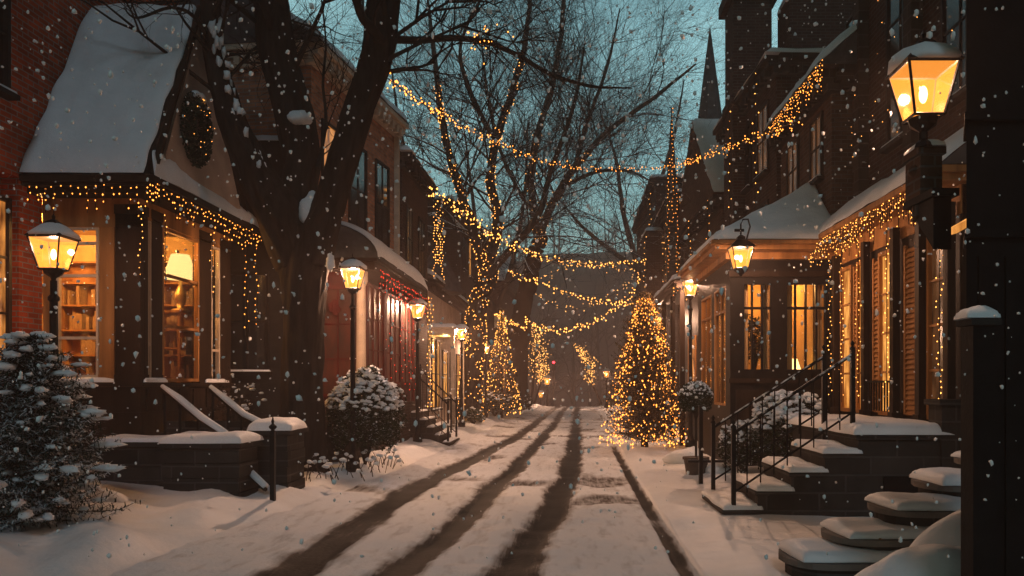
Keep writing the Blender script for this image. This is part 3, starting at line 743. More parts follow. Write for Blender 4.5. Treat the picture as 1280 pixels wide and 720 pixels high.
# branch over the street from the right limb
b1, b1r = limb(cb, [P(478,48,12.8), P(530,50,13.6), P(590,48,14.8), P(640,66,16), P(690,92,17), P(740,108,18), P(790,110,19)], [.075,.06,.055,.05,.042,.035,.015], 7, 5, 2)
twigs_along(cb, b1, b1r, rg, 34, 1.6, 3, 4, .25, 0, .3, .007)
b2, b2r = limb(cb, [P(475,60,12.8), P(455,20,12), P(430,-30,11.5), P(400,-60,11)], [.09,.07,.05,.03], 7, 5, 2)
twigs_along(cb, b2, b2r, rg, 8, 1.6, 2, 4, .2)
b3, b3r = limb(cb, [P(264,60,13), P(240,20,12.4), P(210,10,12), P(170,22,11.8), P(155,10,11.7)], [.04,.03,.025,.018,.008], 6, 5, 3)
twigs_along(cb, b3, b3r, rg, 12, .7, 2, 3, .2, -.03, .35, .006)
b4, b4r = limb(cb, [P(400,210,13.3), P(408,170,13.6), P(404,120,13.8), P(408,60,14), P(402,0,14)], [.035,.03,.025,.02,.012], 6, 5, 2)
twigs_along(cb, b4, b4r, rg, 14, 1.1, 2, 4, .1, 0, .4, .006)
cb.build('crown', M['twig'], T1)
sb = MB()
MB().blob(P(390,268,D1-.05), .20, .24, .34, 18, 14, .25, .2, 0, 1).build('snow_patch', M['snow_fine'], T1, smooth=True)
MB().blob(P(374,150,D1+.30), .20, .2, .16, 14, 10, .25, .3, .4, 3).build('snow_patch', M['snow_fine'], T1, smooth=True)
for k in range(46):
    q = rg.choice(LL[16:40]); sb.blob(q+V((.12+rg.uniform(-.06,.08), -.12+rg.uniform(-.1,.1), .1)), .03+rg.random()*.03, .03, .05+rg.random()*.06, 6, 4, .8, 0, 0, k)
kind(sb.build('snow_crumbs', M['snow_fine'], T1, smooth=True), 'stuff')
t = tag(MB().blob(P(413,328,D1-.45), .07, .06, .14, 12, 8, .4, 0, 0, 4).build('snow_clump', M['snow_fine'], smooth=True), 'pale lump of snow stuck on the big trunk above the red porch', 'snow clump')

def street_tree(label, limbs, seed, tn=14, Lt=2.6, depth=3, nch=5, trunk_n=1, mtr='bark_snowy', rmin=.011, cnt=16, f0=.15):
    rg = random.Random(seed); base = V(limbs[0][0][0]); t = thing('street_tree', label, 'tree', base)
    tb, cb = MB(), MB(); store = []
    for i, (pts, rad) in enumerate(limbs):
        o, r_ = limb(tb if i < trunk_n else cb, pts, rad if i < trunk_n else [q*.78 for q in rad], 12 if i < trunk_n else 8, 6, .5, .12, seed+i); store.append((o, r_))
        if i >= trunk_n: twigs_along(cb, o, r_, rg, cnt, Lt, depth, nch, f0, 0, .3, rmin)
    tb.build('trunk', M['bark'], t, smooth=True); cb.build('crown', M[mtr], t, smooth=True)
    return t, store
D2_ = 31
T2, T2s = street_tree('bare tree with its trunk wrapped in string lights beside the left pavement', [
    ([P(590,528,D2_), P(590,480,D2_), P(594,430,D2_), P(600,380,D2_), P(610,335,D2_)], [.5,.42,.38,.36,.34]),
    ([P(608,345,D2_), P(595,300,D2_), P(575,240,D2_-1), P(556,170,D2_-1.5), P(545,90,D2_-2), P(535,0,D2_-2)], [.24,.22,.2,.17,.13,.06]),
    ([P(610,340,D2_), P(622,280,D2_), P(614,215,D2_), P(632,140,D2_), P(655,60,D2_-1), P(665,-30,D2_-1)], [.28,.25,.22,.18,.14,.07]),
    ([P(604,350,D2_), P(640,310,D2_-1), P(672,270,D2_-2), P(690,210,D2_-2), P(715,140,D2_-3), P(730,60,D2_-3)], [.2,.18,.15,.12,.09,.04]),
    ([P(590,300,D2_), P(560,270,D2_+1), P(520,230,D2_+1), P(500,160,D2_+2), P(490,90,D2_+2)], [.17,.15,.12,.09,.04]),
    ([P(622,180,D2_), P(590,120,D2_-1), P(575,60,D2_-2), P(600,0,D2_-2)], [.14,.12,.08,.04])], 31, Lt=3.4, cnt=18)
D3_ = 41
T3, T3s = street_tree('bare leaning tree with snow on its limbs arching over the street', [
    ([P(646,505,D3_), P(648,440,D3_), P(655,380,D3_), P(668,325,D3_), P(676,295,D3_)], [.55,.5,.46,.42,.36]),
    ([P(674,305,D3_), P(690,255,D3_), P(718,210,D3_-1), P(765,160,D3_-2), P(820,120,D3_-3), P(870,80,D3_-3)], [.3,.27,.22,.17,.12,.05]),
    ([P(674,305,D3_), P(664,240,D3_), P(672,170,D3_), P(695,90,D3_), P(705,0,D3_), P(710,-60,D3_)], [.3,.26,.22,.18,.14,.06]),
    ([P(700,235,D3_), P(745,215,D3_), P(790,215,D3_+1), P(825,235,D3_+1)], [.16,.12,.09,.03]),
    ([P(718,210,D3_), P(735,150,D3_), P(760,80,D3_), P(775,10,D3_)], [.16,.13,.1,.04]),
    ([P(660,260,D3_), P(630,200,D3_), P(610,120,D3_), P(600,30,D3_)], [.15,.12,.09,.04])], 41, Lt=4.4, cnt=17)
T4, _ = street_tree('distant bare tree fading into the mist left of the road end', [
    ([P(612,505,52), P(614,440,52), P(618,390,52)], [.4,.36,.3]),
    ([P(618,395,52), P(600,320,52), P(590,240,52), P(580,160,52)], [.24,.2,.14,.05]),
    ([P(618,395,52), P(640,330,52), P(655,250,52), P(660,150,52)], [.24,.2,.14,.05])], 51, Lt=5, cnt=12, rmin=.02)
T5, _ = street_tree('bare tree rising behind the right hand houses, twigs against the sky', [
    ([P(800,500,60), P(802,400,60), P(800,330,60)], [.5,.45,.4]),
    ([P(800,340,60), P(780,270,60), P(770,200,60), P(750,140,60)], [.3,.24,.16,.05]),
    ([P(800,340,60), P(815,260,60), P(840,180,60), P(855,100,60)], [.3,.24,.16,.05]),
    ([P(800,340,60), P(735,290,60), P(700,250,60)], [.25,.18,.06])], 61, Lt=6, cnt=13, rmin=.02)
# far misty wood closing the street
rg = random.Random(77); mb = MB()
for i in range(150):
    x = rg.uniform(-45, 60); y = rg.uniform(95, 215); b = V((x, y, max(-9, -11+(y-130)*.5) if y > 130 else -9)); h = rg.uniform(12, 20)
    tp = b+V((rg.uniform(-1,1), 0, h)); mb.tube([b, b.lerp(tp,.5)+V((rg.uniform(-.5,.5),0,0)), tp], [.35,.25,.08], 5)
    for k in range(9):
        p = b.lerp(tp, rg.uniform(.35,.95)); twigs(mb, p, V((rg.gauss(0,1), rg.gauss(0,.6), .9)).normalized(), rg.uniform(2.5,4.5), .1, 2, rg, 4)
kind(mb.build('distant_wood', M['far_wood']), 'stuff')

# ================================================================= left row of houses
def house(label, A, B, depth, ztop, wall, side=-1, corn='stone_dark', wins=(), roof=None, zb=-.1, name='row_house', cat='house', cornice_h=.4, out=.3, group='houses along the snowy street', snowt=.16, front_cornice=True):
    """A,B: near and far end of the street face; depth away from the street"""
    Av, Bv = V((A[0],A[1],0)), V((B[0],B[1],0)); U = (Bv-Av).normalized(); Nn = V((U.y,-U.x,0)) if side < 0 else V((-U.y,U.x,0))
    # side<0: left side of the street, outward normal to +x
    t = thing(name, label, cat, (A[0],A[1],0), group)
    q = [Av, Bv, Bv-Nn*depth, Av-Nn*depth]
    MB().prism([p+V((0,0,zb)) for p in q], (0,0,ztop-zb)).build('wall', M[wall], t)
    mb = MB(); fl = side > 0
    cornice(mb, A, B, ztop, cornice_h, out, fl, True, .15)
    # return of the cornice on the camera side
    if front_cornice: cornice(mb, (Av-Nn*depth)[:2], A, ztop, cornice_h, out, side > 0, True, .0)
    mb.build('cornice', M[corn], t)
    e = out+.02
    p0, p1 = Av+Nn*e-U*e, Bv+Nn*e+U*.1; p2, p3 = Bv-Nn*depth+U*.1, Av-Nn*depth-U*e; zz = V((0,0,ztop+.002))
    if roof is None:
        MB().snow(p0+zz, p1+zz, p2+zz, p3+zz, snowt, 26, 10, .3).build('snow_cover', M['snow'], t, smooth=True)
    else:
        # roof = (height, kind): 'lean' rising away from the street, 'gable' ridge parallel to the street
        hh, kd_ = roof; rz_ = V((0,0,hh))
        if kd_ == 'gable':
            m0, m1 = (p0+p3)/2, (p1+p2)/2
            mb = MB(); mb.add([p0+zz,p1+zz,m1+zz+rz_,m0+zz+rz_,p2+zz,p3+zz], [(0,1,2,3), (3,2,4,5), (0,3,5), (1,4,2), (0,5,4,1)]); rf = mb.build('roof', M['slate'], t)
            k = V((0,0,.02)); mb = MB(); mb.snow(p0+zz+k, p1+zz+k, m1+zz+rz_+k, m0+zz+rz_+k, snowt, 26, 12, .3); mb.snow(m0+zz+rz_+k, m1+zz+rz_+k, p2+zz+k, p3+zz+k, snowt, 10, 6); mb.build('snow_cover', M['snow'], rf, smooth=True)
        elif kd_ == 'cross':
            # ridge at right angles to the street
            m0, m1 = (p0+p1)/2, (p2+p3)/2
            mb = MB(); mb.add([p0+zz,p1+zz,p2+zz,p3+zz,m0+zz+rz_,m1+zz+rz_], [(0,4,5,3), (1,2,5,4), (0,1,4), (3,5,2), (0,3,2,1)]); rf = mb.build('roof', M[wall], t)
            k = V((0,0,.02)); mb = MB(); mb.snow(p0+zz+k, m0+zz+rz_+k, m1+zz+rz_+k, p3+zz+k, snowt, 16, 12, .3); mb.snow(p1+zz+k, p2+zz+k, m1+zz+rz_+k, m0+zz+rz_+k, snowt, 10, 8); mb.build('snow_cover', M['snow'], rf, smooth=True)
    for wdef in wins:
        s0, s1, z0, z1, pane, nx, nzz = wdef
        window(t, A, B, s0, s1, z0, z1, pane, 'dark_paint', nx, nzz, fl)
    return t
# H2 behind the tree (warm brick upper floors)
H2 = house('tall warm brick house with deep cornice behind the big forked tree', (-5.15,16.3), (-4.45,21.2), 7, 8.6, 'brick_orange', -1, 'cream_paint', roof=(2.4,'gable'),
    wins=[(.5,1.2,5.2,7.2,'window_amber',0,1), (1.9,2.8,5.2,7.2,'dark_glass',1,1), (3.5,4.3,5.2,7.2,'dark_glass',1,1)])
MB().obox(V((-4.45,21.2,0)), X1, -Y1, Z1, -.02, .10, 0, .16, 3.9, 8.2).build('drainpipe', M['cream_paint'], H2)
MB().box(-12, -5.2, 15.45, 16.25, -.1, 6.4).build('side_wing', M['dark_wing'], H2, label='dark boarded side wing')
window(H2, (-12,15.45), (-5.2,15.45), 5.55, 6.25, 2.0, 3.8, 'dark_glass', 'dark_paint', 1, 1, False)
MB().snow((-12,15.4,6.402), (-5.15,15.4,6.402), (-5.15,16.25,6.402), (-12,16.25,6.402), .14, 24, 6).build('snow_cover', M['snow'], H2, smooth=True)
# dark block H3
H3 = house('dark narrow town house with snowy cornice beyond the red porch', (-4.35,21.5), (-4.3,25.2), 6, 7.9, 'brick_dark', -1, wins=[(.5,1.2,4.9,6.6,'dark_glass',1,1), (2.2,3.0,4.9,6.6,'dark_glass',1,1)])
# H4 low yellow house with turret
H4 = house('low mist brown house with lit yellow windows and pointed turret roof', (-4.5,26.6), (-4.5,35.0), 7, 5.2, 'stucco', -1, roof=(1.6,'gable'),
    wins=[(.5,1.1,.9,3.2,'window_gold',0,1), (1.5,2.1,.9,3.2,'window_gold',1,1), (3.0,4.0,1.2,2.9,'window_gold',1,1), (5.0,6.0,1.2,2.9,'window_amber',1,1), (6.8,7.6,1.2,2.9,'window_gold',1,1)])
mb = MB().lathe((-4.6,29,5.0), [(1.0,0), (.95,.1), (.0,1.9)], 8); tr_ = mb.build('turret_roof', M['slate'], H4)
H5 = house('tall dim brick block in the mist behind the light wrapped tree', (-4.8,37), (-4.8,50), 9, 10.2, 'brick_dark', -1,
    wins=[(.8+i*2.3, 1.7+i*2.3, z, z+1.7, 'window_gold' if (i+j) % 3 == 0 else 'dark_glass', 1, 1) for i in range(5) for j, z in enumerate((1.4,4.4,7.2))])
H6 = house('hazy far town house on the left near the end of the street', (-4.2,53), (-3.6,66), 9, 8.5, 'brick_brown', -1, roof=(2.5,'cross'),
    wins=[(1.0+i*3, 2.0+i*3, z, z+1.7, 'window_gold' if i != 1 else 'dark_glass', 1, 1) for i in range(4) for z in (1.4,4.6)])

# red porch
def hip_porch(label, x0, x1, y0, y1, z0, ze, pitch, wallm, inner, side, overh=.35, nm='porch'):
    pass
RP = thing('porch', 'red painted porch with curved snowy roof and red lights behind the round bush', 'porch', (-4.4,16,.3))
x0, x1, y0, y1 = -5.2, -3.95, 16.0, 21.2
MB().box(x0, x1, y0, y1, -.1, 1.25).build('base', M['brick_dark'], RP)
mb = MB()
for y in (y0, y0+1.7, y0+3.4, y1-.16): mb.box(x1-.15, x1, y, y+.16, 1.25, 3.95)
for x in (x0+.02,): mb.box(x, x+.15, y0, y0+.15, 1.25, 3.95)
mb.build('post', M['red_paint'], RP)
MB().lathe((x1-.10, y0-.03, 1.25), [(.14,0), (.14,.15), (.10,.2), (.09,2.4), (.13,2.5), (.13,2.69)], 14).build('column', M['cream_paint'], RP, smooth=True)
for (a, b) in ((y0+.2, y0+1.6), (y0+1.9, y0+3.3), (y0+3.6, y1-.2)):
    O = (x1-.03, y0); window(RP, (x1-.05,y0), (x1-.05,y1), a-y0, b-y0, 1.75, 3.7, 'window_red', 'red_paint', 2, 2, False, sill=False)
    MB().box(x1-.09, x1-.03, a-.05, b+.05, 1.25, 1.68).build('panel', M['red_paint'], RP)
window(RP, (x0+.1,y0+.05), (x1-.1,y0+.05), .2, .95, 1.5, 3.6, 'window_red', 'red_paint', 1, 2, False, sill=False, out=.06)
MB().box(x0+.17, x1-.16, y0+.06, y0+.1, 1.25, 3.95).build('end_wall', M['red_paint'], RP)
MB().box(x0-.1, x1+.22, y0-.25, y1+.25, 3.95, 4.12).box(x0-.1, x1+.28, y0-.31, y1+.31, 4.122, 4.18).build('eave', M['dark_wood'], RP)
mb = MB(); n = 10; prof = [(x1+.28-1.6*(1-math.cos(k/n*1.45)), 4.182+.78*math.sin(k/n*1.45)) for k in range(n+1)]
mb.prism([(x, y0-.28, z) for x, z in prof]+[(x0-.1, y0-.28, prof[-1][1]), (x0-.1, y0-.28, 4.182)], (0, y1-y0+.56, 0)); rf = mb.build('roof', M['slate'], RP)
mb = MB(); 
for k in range(n):
    (xa, za), (xb, zb) = prof[k], prof[k+1]
ringv = []
m_ = 24; vs = []
for j in range(m_+1):
    y = y0-.3+(y1-y0+.6)*j/m_
    for k, (xx, zz) in enumerate(prof):
        e = min(j, m_-j)/2.0; h = .13*math.sqrt(min(1, e))*(.5+.5*min(1,k/2))*(1+.3*nz(xx*1.0, y, 1.4)); vs.append((xx+.02, y, zz+h+.004))
mb.v = vs; nn = len(prof); mb.f = [(j*nn+k, j*nn+k+1, (j+1)*nn+k+1, (j+1)*nn+k) for j in range(m_) for k in range(nn-1)]
mb.build('snow_cover', M['snow'], rf, smooth=True)
# wreath of the end wall: poinsettia like bunch
tag(MB().blob((-4.55,15.86,3.2), .1,.03,.12,10,6,.8,0,0,2).build('flower_bunch', M['red_paint']), 'red flower bunch hung on the red porch end wall', 'decoration')

# cheek wall and steps left mid
t = thing('cheek_wall', 'sloping dark cheek wall capped with snow left of the round bush', 'wall', (-4.2,13.9,.3))
a, b = P(408,505,14.0), P(450,530,15.2)
MB().prism([(a.x,a.y,.0), (b.x,b.y,.0), b, a], (.0,.22,0)).build('masonry', M['stone_dark'], t)
mb = MB(); mb.tube([a+V((0,.1,.03)), a.lerp(b,.5)+V((0,.1,.05)), b+V((0,.1,.02))], [.07,.08,.06], 8); mb.build('snow_cover', M['snow_fine'], t, smooth=True)
bush('large round bush with a thick snow top in front of the red porch', (-3.55, 14.3, .30), .68, .7, .82, 8500, .05, 620, 5, .22, snow_s=.85)
bush('bare thin shrub with snow tufts between the bay and the big trunk', (-5.3, 13.0, .5), .5, .4, .65, 700, .035, 26, 8, .5, 'twig', snow_s=.9)

def stair(label, x_top, x_bot, y0, y1, z_top, n, m='stone_dark', z0=0., tsn=.07, closed=True, group=None, nose=0):
    """straight flight running along x"""
    t = thing('stairs', label, 'steps', ((x_bot), y0, z0), group); sgn = 1 if x_top > x_bot else -1
    run = abs(x_top-x_bot)/n; rise = (z_top-z0)/(n+1)
    for i in range(n):
        xa = x_bot+sgn*run*i; xb = x_top; z = z0+rise*(i+1)
        a, b = min(xa, xa+sgn*run), max(xa, xa+sgn*run)
        MB().box(a+.001, b-.001, y0, y1, -.15, z-.05).box(a-(.03 if sgn > 0 else 0), b+(.03 if sgn < 0 else 0), y0-.02, y1+.02, z-.049, z).build('step', M[m], t)
    return t, run, rise
def railing(label, p0, p1, h=.9, n=8, lower=.12, m='iron', ext=None, name='stair_railing', newel=True):
    t = thing(name, label, 'railing', p0)
    up = V((0,0,h)); lo = V((0,0,lower))
    pts = [p0+up, p1+up]
    if ext: pts = [ext[0]]+pts
    MB().tube(pts, .022, 6).build('handrail', M['iron_snowy'], t); MB().tube([p0+lo, p1+lo], .013, 5).build('bottom_rail', M[m], t)
    mb = MB()
    for i in range(n+1):
        p = p0.lerp(p1, i/n); mb.tube([p+lo*.3, p+up], .009, 5)
    b_ = mb.build('baluster', M[m], t)
    if newel:
        for p in (p0, p1): MB().box(p.x-.025, p.x+.025, p.y-.025, p.y+.025, p.z-.25, p.z+h+.06).lathe((p.x,p.y,p.z+h+.06), [(.035,0),(.035,.02),(.012,.04),(.03,.07),(.002,.11)], 8).build('newel', M[m], t)
    return t
# stairs of the red porch, mid left
t, run, rise = stair('dark stone steps with iron rails beyond the round bush', -4.0, -2.95, 20.6, 22.4, 1.15, 5)
mb = MB()
for i in range(5):
    z = rise*(i+1)+.003; x = -2.95-run*i; mb.snow((x,20.65,z), (x,22.35,z), (x-run+.02,22.35,z), (x-run+.02,20.65,z), .04, 8, 4)
mb.build('snow_cover', M['snow_fine'], t, smooth=True)
railing('near black iron railing on the steps beyond the round bush', V((-3.0,20.7,.22)), V((-4.0,20.7,1.15)), .95, 6)
railing('far black iron railing on the steps beyond the round bush', V((-3.0,22.3,.22)), V((-4.0,22.3,1.15)), .95, 6)
railing('black iron fence rail by the yellow lit porch', V((-3.5,24.8,.3)), V((-3.5,27.5,.3)), .9, 10)
# yellow porch canopy on H4
t = thing('canopy', 'small lit door canopy with snowy top on the yellow house', 'canopy', (-4.1,26.6,3.4))
MB().box(-4.49,-3.6,26.3,29.2,3.35,3.5).box(-4.49,-3.54,26.24,29.26,3.502,3.56).build('slab', M['cream_paint'], t)
for y in (26.45, 29.0): MB().box(-3.75,-3.63,y,y+.12,.2,3.35).build('post', M['cream_paint'], t)
snowcap(t, -4.48, -3.52, 26.22, 29.28, 3.562, .14)
plight('porch_light', (-4.1,27.6,3.2), 30, (1,.6,.2), .08)
bush('rounded clipped hedge under the light wrapped tree', (-3.15, 36.5, .25), 1.0, 1.6, .55, 2600, .09, 50, 15, .15, snow_s=.9, cat='hedge', name='hedge')
bush('smaller clipped hedge beside the glowing conifer', (-2.3, 41.5, .25), .7, 1.2, .5, 1800, .09, 40, 16, .15, snow_s=.9, cat='hedge', name='hedge')
bush('low bush at the foot of the light wrapped tree', (-3.35, 29.6, .2), .45, .4, .3, 900, .06, 26, 17, .3)

# ================================================================= RIGHT SIDE
# R2 bay with paned windows, facing the camera
RB = thing('bay_room', 'dark paned bay room with amber windows and hipped snowy roof on the right', 'porch', (3.8, 14.2, .2))
x0, x1, y0, y1 = 2.95, 4.78, 14.2, 17.6
mb = MB()
mb.box(x0, x1, y0, y0+.14, -.1, 1.93); mb.box(x0, x1, y0, y0+.14, 3.5, 4.02)
for a, b in ((x0, 3.17), (3.70, 3.93), (4.67, x1)): mb.box(a, b, y0, y0+.14, 1.93, 3.5)
mb.box(x0, x0+.14, y0+.14, y1, -.1, 1.3); mb.box(x0, x0+.14, y0+.14, y1, 3.5, 4.02)
for a, b in ((y0+.14, y0+.4), (y0+1.5, y0+1.8), (y1-.4, y1)): mb.box(x0, x0+.14, a, b, 1.3, 3.5)
mb.box(x0+.14, x1, y1-.14, y1, -.1, 4.02)
mb.build('wall', M['dark_paint'], RB)
mb = MB()
for a, b in ((x0+.1, 3.6), (3.66, 4.2), (4.26, x1-.06)): mb.box(a, b, y0-.025, y0-.002, .5, 1.6)
mb.box(x0-.03, x1, y0-.05, y0-.026, 1.72, 1.8); mb.box(x0-.03, x1, y0-.05, y0-.003, 3.6, 3.7)
mb.build('panel', M['dark_wood'], RB)
open_window(RB, (x0,y0), (x1,y0), .22, .75, 1.93, 3.5, 2, (3.05,), 'iron', .03, False, .1)
open_window(RB, (x0,y0), (x1,y0), .98, 1.72, 1.93, 3.5, 3, (3.05,), 'iron', .03, False, .1)
open_window(RB, (x0,y0), (x0,y1), .4, 1.5, 1.3, 3.5, 1, (3.05,), 'warm_wood', .04, True, .1)
open_window(RB, (x0,y0), (x0,y1), 1.8, 3.0, 1.3, 3.5, 1, (3.05,), 'warm_wood', .04, True, .1)
MB().box(x0+.15, x1-.001, y0+.15, y1-.15, 1.1, 1.16).build('floor_board', M['warm_wood'], RB)
MB().box(x0+.15, x1-.002, y0+.15, y1-.15, 3.98, 4.01).build('ceiling_board', M['plaster'], RB)
MB().box(x0+.15, x1-.001, y1-.2, y1-.145, 1.17, 3.97).box(x1-.06, x1-.003, y0+.15, y1-.21, 1.17, 3.97).build('inner_wall', M['plaster'], RB)
for a, b in ((3.20,3.32), (3.6,3.7), (3.95,4.12), (4.5,4.66)):
    mb = MB(); k = 8; vs = []
    pts = [(a+(b-a)*i/k, y0+.26+.02*math.sin(i*2.2)) for i in range(k+1)]
    for z in (1.9, 3.55): vs += [(x, y, z) for x, y in pts]
    mb.v = vs; mb.f = [(i, i+1, i+k+2, i+k+1) for i in range(k)]; mb.build('curtain', M['curtain'], RB)
mb = MB()
mb.box(x0-.35, x1+.0, y0-.45, y1+.2, 4.02, 4.10); mb.box(x0-.42, x1, y0-.52, y1+.26, 4.102, 4.17)
mb.box(x0-.1, x1, y0-.12, y1+.05, 3.9, 4.018)
mb.build('eave', M['warm_wood'], RB)
a, b, c, d = V((x0-.4,y0-.5,4.172)), V((x1,y0-.5,4.172)), V((x1,y1+.2,4.172)), V((x0-.4,y1+.2,4.172))
pk0, pk1 = V((4.72,15.3,5.42)), V((4.72,16.6,5.42))
mb = MB(); mb.add([a,b,pk0,pk1,c,d], [(0,1,2), (0,2,3,5), (5,3,4), (0,5,4,1)]); rf = mb.build('roof', M['slate'], RB)
k = V((0,0,.015)); mb = MB(); mb.snow(a+k, b+k, pk0+k+V((.05,0,0)), pk0+k, .13, 28, 20, .5); mb.snow(a+k, pk0+k, pk1+k, d+k, .12, 16, 12, .2); mb.build('snow_cover', M['snow'], rf, smooth=True)
plight('room_light', (4.0,16.3,3.7), 75, (1,.46,.12), .12)
bush('potted indoor plant silhouetted behind the left amber window', (3.55,14.9,1.95), .26,.2,.5, 700,.06,0,25,.4,'leaves', cat='plant', name='house_plant')
table_lamp('small shaded lamp glowing in the lower right of the amber window', (4.35,15.2,1.65), .8)
MB_ = MB().box(3.9,4.7,14.95,15.5,1.16,1.65); tag(MB_.build('cabinet', M['dark_wood']), 'low cabinet inside the amber windowed bay room', 'cabinet')

# porch at near right, lit french windows
RQ = thing('porch', 'near right porch with tall shuttered lit windows under golden icicle lights', 'porch', (4.8, 9.9, 1.1))
xw = 4.78; y0, y1 = 9.6, 14.12
MB().box(xw, 5.6, y0, y1, 1.05, 4.3).build('wall', M['dark_wood'], RQ)
MB().box(xw-.02, 5.6, y0, y1, 3.75, 4.1).build('header', M['warm_wood'], RQ)
def shutter(root, y0_, y1_, z0, z1):
    mb = MB(); mb.box(xw-.05, xw-.005, y0_, y0_+.05, z0, z1); mb.box(xw-.05, xw-.005, y1_-.05, y1_, z0, z1); n = int((z1-z0)/.07)
    for i in range(n): 
        z = z0+i*.07; mb.add([(xw-.045,y0_+.05,z), (xw-.045,y1_-.05,z), (xw-.01,y1_-.05,z+.055), (xw-.01,y0_+.05,z+.055), (xw-.035,y0_+.05,z-.012), (xw-.035,y1_-.05,z-.012)], [(0,1,2,3), (0,4,5,1)])
    return mb.build('shutter', M['warm_wood'], root)
for (a, b) in ((9.95,10.35), (11.55,11.95), (12.55,12.85), (13.2,13.6)):
    window(RQ, (xw,y0), (xw,y1), a-y0, b-y0, 1.3, 3.6, 'window_dim' if a < 10 else 'window_gold', 'warm_wood', 0, 3, True, out=.07, sill=False)
for (a, b) in ((10.75,11.15), (11.98,12.28), (12.9,13.1)): shutter(RQ, a, b, 1.28, 3.62)
for y in (9.7, 10.48, 11.3, 12.4, 13.75): 
    MB().box(xw-.16, xw-.06, y-.06, y+.06, 1.12, 3.9).box(xw-.18, xw-.04, y-.08, y+.08, 1.12, 1.3).build('pilaster', M['dark_wood'], RQ)
MB().box(xw-.35, 5.6, y0-.2, y1+.0, 4.1, 4.18).box(xw-.42, 5.6, y0-.27, y1+.0, 4.182, 4.26).build('eave', M['warm_wood'], RQ)
a, b, c, d = V((xw-.42,y0-.27,4.262)), V((xw-.42,y1,4.262)), V((5.3,y1,4.95)), V((5.3,y0-.27,4.95))
mb = MB(); mb.add([a,b,c,d,a+V((0,0,-.0)),d+V((0,0,-.65)),c+V((0,0,-.65))], [(0,1,2,3), (0,3,5)]); rf = mb.build('roof', M['slate'], RQ)
k = V((0,0,.012)); MB().snow(a+k, b+k, c+k, d+k, .15, 26, 10, .2).build('snow_cover', M['snow'], rf, smooth=True)
mb = MB(); 
# small balconet rail
mb.box(xw-.12, xw-.08, 11.45, 12.3, 1.72, 1.75)
for i in range(9): mb.box(xw-.11, xw-.09, 11.47+i*.1, 11.49+i*.1, 1.3, 1.72)
mb.build('balconet', M['iron'], RQ)

# main right hand house walls
R1 = house('tall dark brick house towering above the near right porch', (5.3,3.0), (5.3,14.3), 6, 12.6, 'brick_dark', 1,
    wins=[(5.3+i*1.9, 6.2+i*1.9, 5.6, 8.4, 'dark_glass', 1, 2) for i in range(4)])
mb = MB()
for y in (8.0, 9.9, 11.8, 13.9): mb.box(5.12, 5.297, y, y+.3, 4.6, 12)
mb.build('pilaster', M['stone_dark'], R1)
# R2 upper house with lit eave
R2 = house('dark brown house with golden lights along its gutter above the bay room', (4.8,14.35), (4.8,17.7), 6, 7.3, 'brick_brown', 1, roof=(2.6,'gable'), out=.35,
    wins=[(.5,1.1,5.6,6.7,'window_dim',1,1), (2.0,2.7,5.6,6.7,'window_dim',1,1)])
R3 = house('dark tall house with square chimney tower and snow ledges, right', (4.75,17.9), (4.6,23.0), 7, 9.0, 'brick_dark', 1,
    wins=[(.6+i*1.5,1.4+i*1.5,z,z+1.5,'window_dim' if (i+j)%2 else 'dark_glass',1,1) for i in range(3) for j, z in enumerate((4.4,6.7))])
mb = MB(); mb.box(4.35,5.35,20.6,21.6,0,13.6).box(4.2,5.5,20.45,21.75,11.6,11.9).box(4.25,5.45,20.5,21.7,13.6,13.9).box(4.28,5.42,20.53,21.67,8.9,9.1)
mb.build('tower', M['brick_dark'], R3)
mb = MB(); mb.box(5.5,8.0,19.5,20.6,9,11.2); ch = mb.build('chimney', M['brick_dark'], R3); MB().snow((5.45,19.45,11.2),(8.05,19.45,11.2),(8.05,20.65,11.2),(5.45,20.65,11.2),.3,14,6).build('snow_cover', M['snow'], ch, smooth=True)
R4 = house('gabled dark house with steep snowy roof beside the pointed spire', (4.6,23.3), (4.5,30.0), 7, 7.2, 'brick_brown', 1, roof=(3.2,'cross'),
    wins=[(.8+i*2,1.7+i*2,z,z+1.6,'window_dim' if (i+j)%2 else 'dark_glass',1,1) for i in range(3) for j, z in enumerate((1.5,4.4))])
t = thing('church_spire', 'slim dark pointed spire rising above the right hand roofs', 'spire', (5.6,30.5,0))
MB().box(5.0,6.2,30.1,31.3,0,9.5).box(4.9,6.3,30.0,31.4,9.3,9.5).build('tower', M['stone_dark'], t)
MB().lathe((5.6,30.7,9.5), [(.85,0), (.5,2.2), (.0,6.0)], 8, R(22.5)).build('roof', M['slate'], t)
R5 = house('stepped dark town house with snow capped ledges beyond the spire', (4.4,31.5), (4.5,39.0), 8, 9.2, 'brick_dark', 1,
    wins=[(.8+i*2.3,1.7+i*2.3,z,z+1.6,'window_dim' if (i+j)%2 else 'dark_glass',1,1) for i in range(3) for j, z in enumerate((1.5,4.4,6.9))])
R6 = house('tall hazy block closing the right row in the mist', (4.5,39.3), (4.7,52.0), 9, 11.8, 'brick_dark', 1,
    wins=[(.8+i*2.6,1.7+i*2.6,z,z+1.6,'window_amber' if (i+j)%4==0 else 'dark_glass',1,1) for i in range(4) for j, z in enumerate((1.5,4.4,7.2))])
mb = MB(); mb.box(3.7,4.49,36.0,38.8,0,8.6); k_ = mb.build('annex', M['brick_dark'], R5); MB().snow((3.65,35.95,8.6),(4.5,35.95,8.6),(4.5,38.8,8.6),(3.65,38.8,8.6),.2,10,6).build('snow_cover', M['snow'], k_, smooth=True)
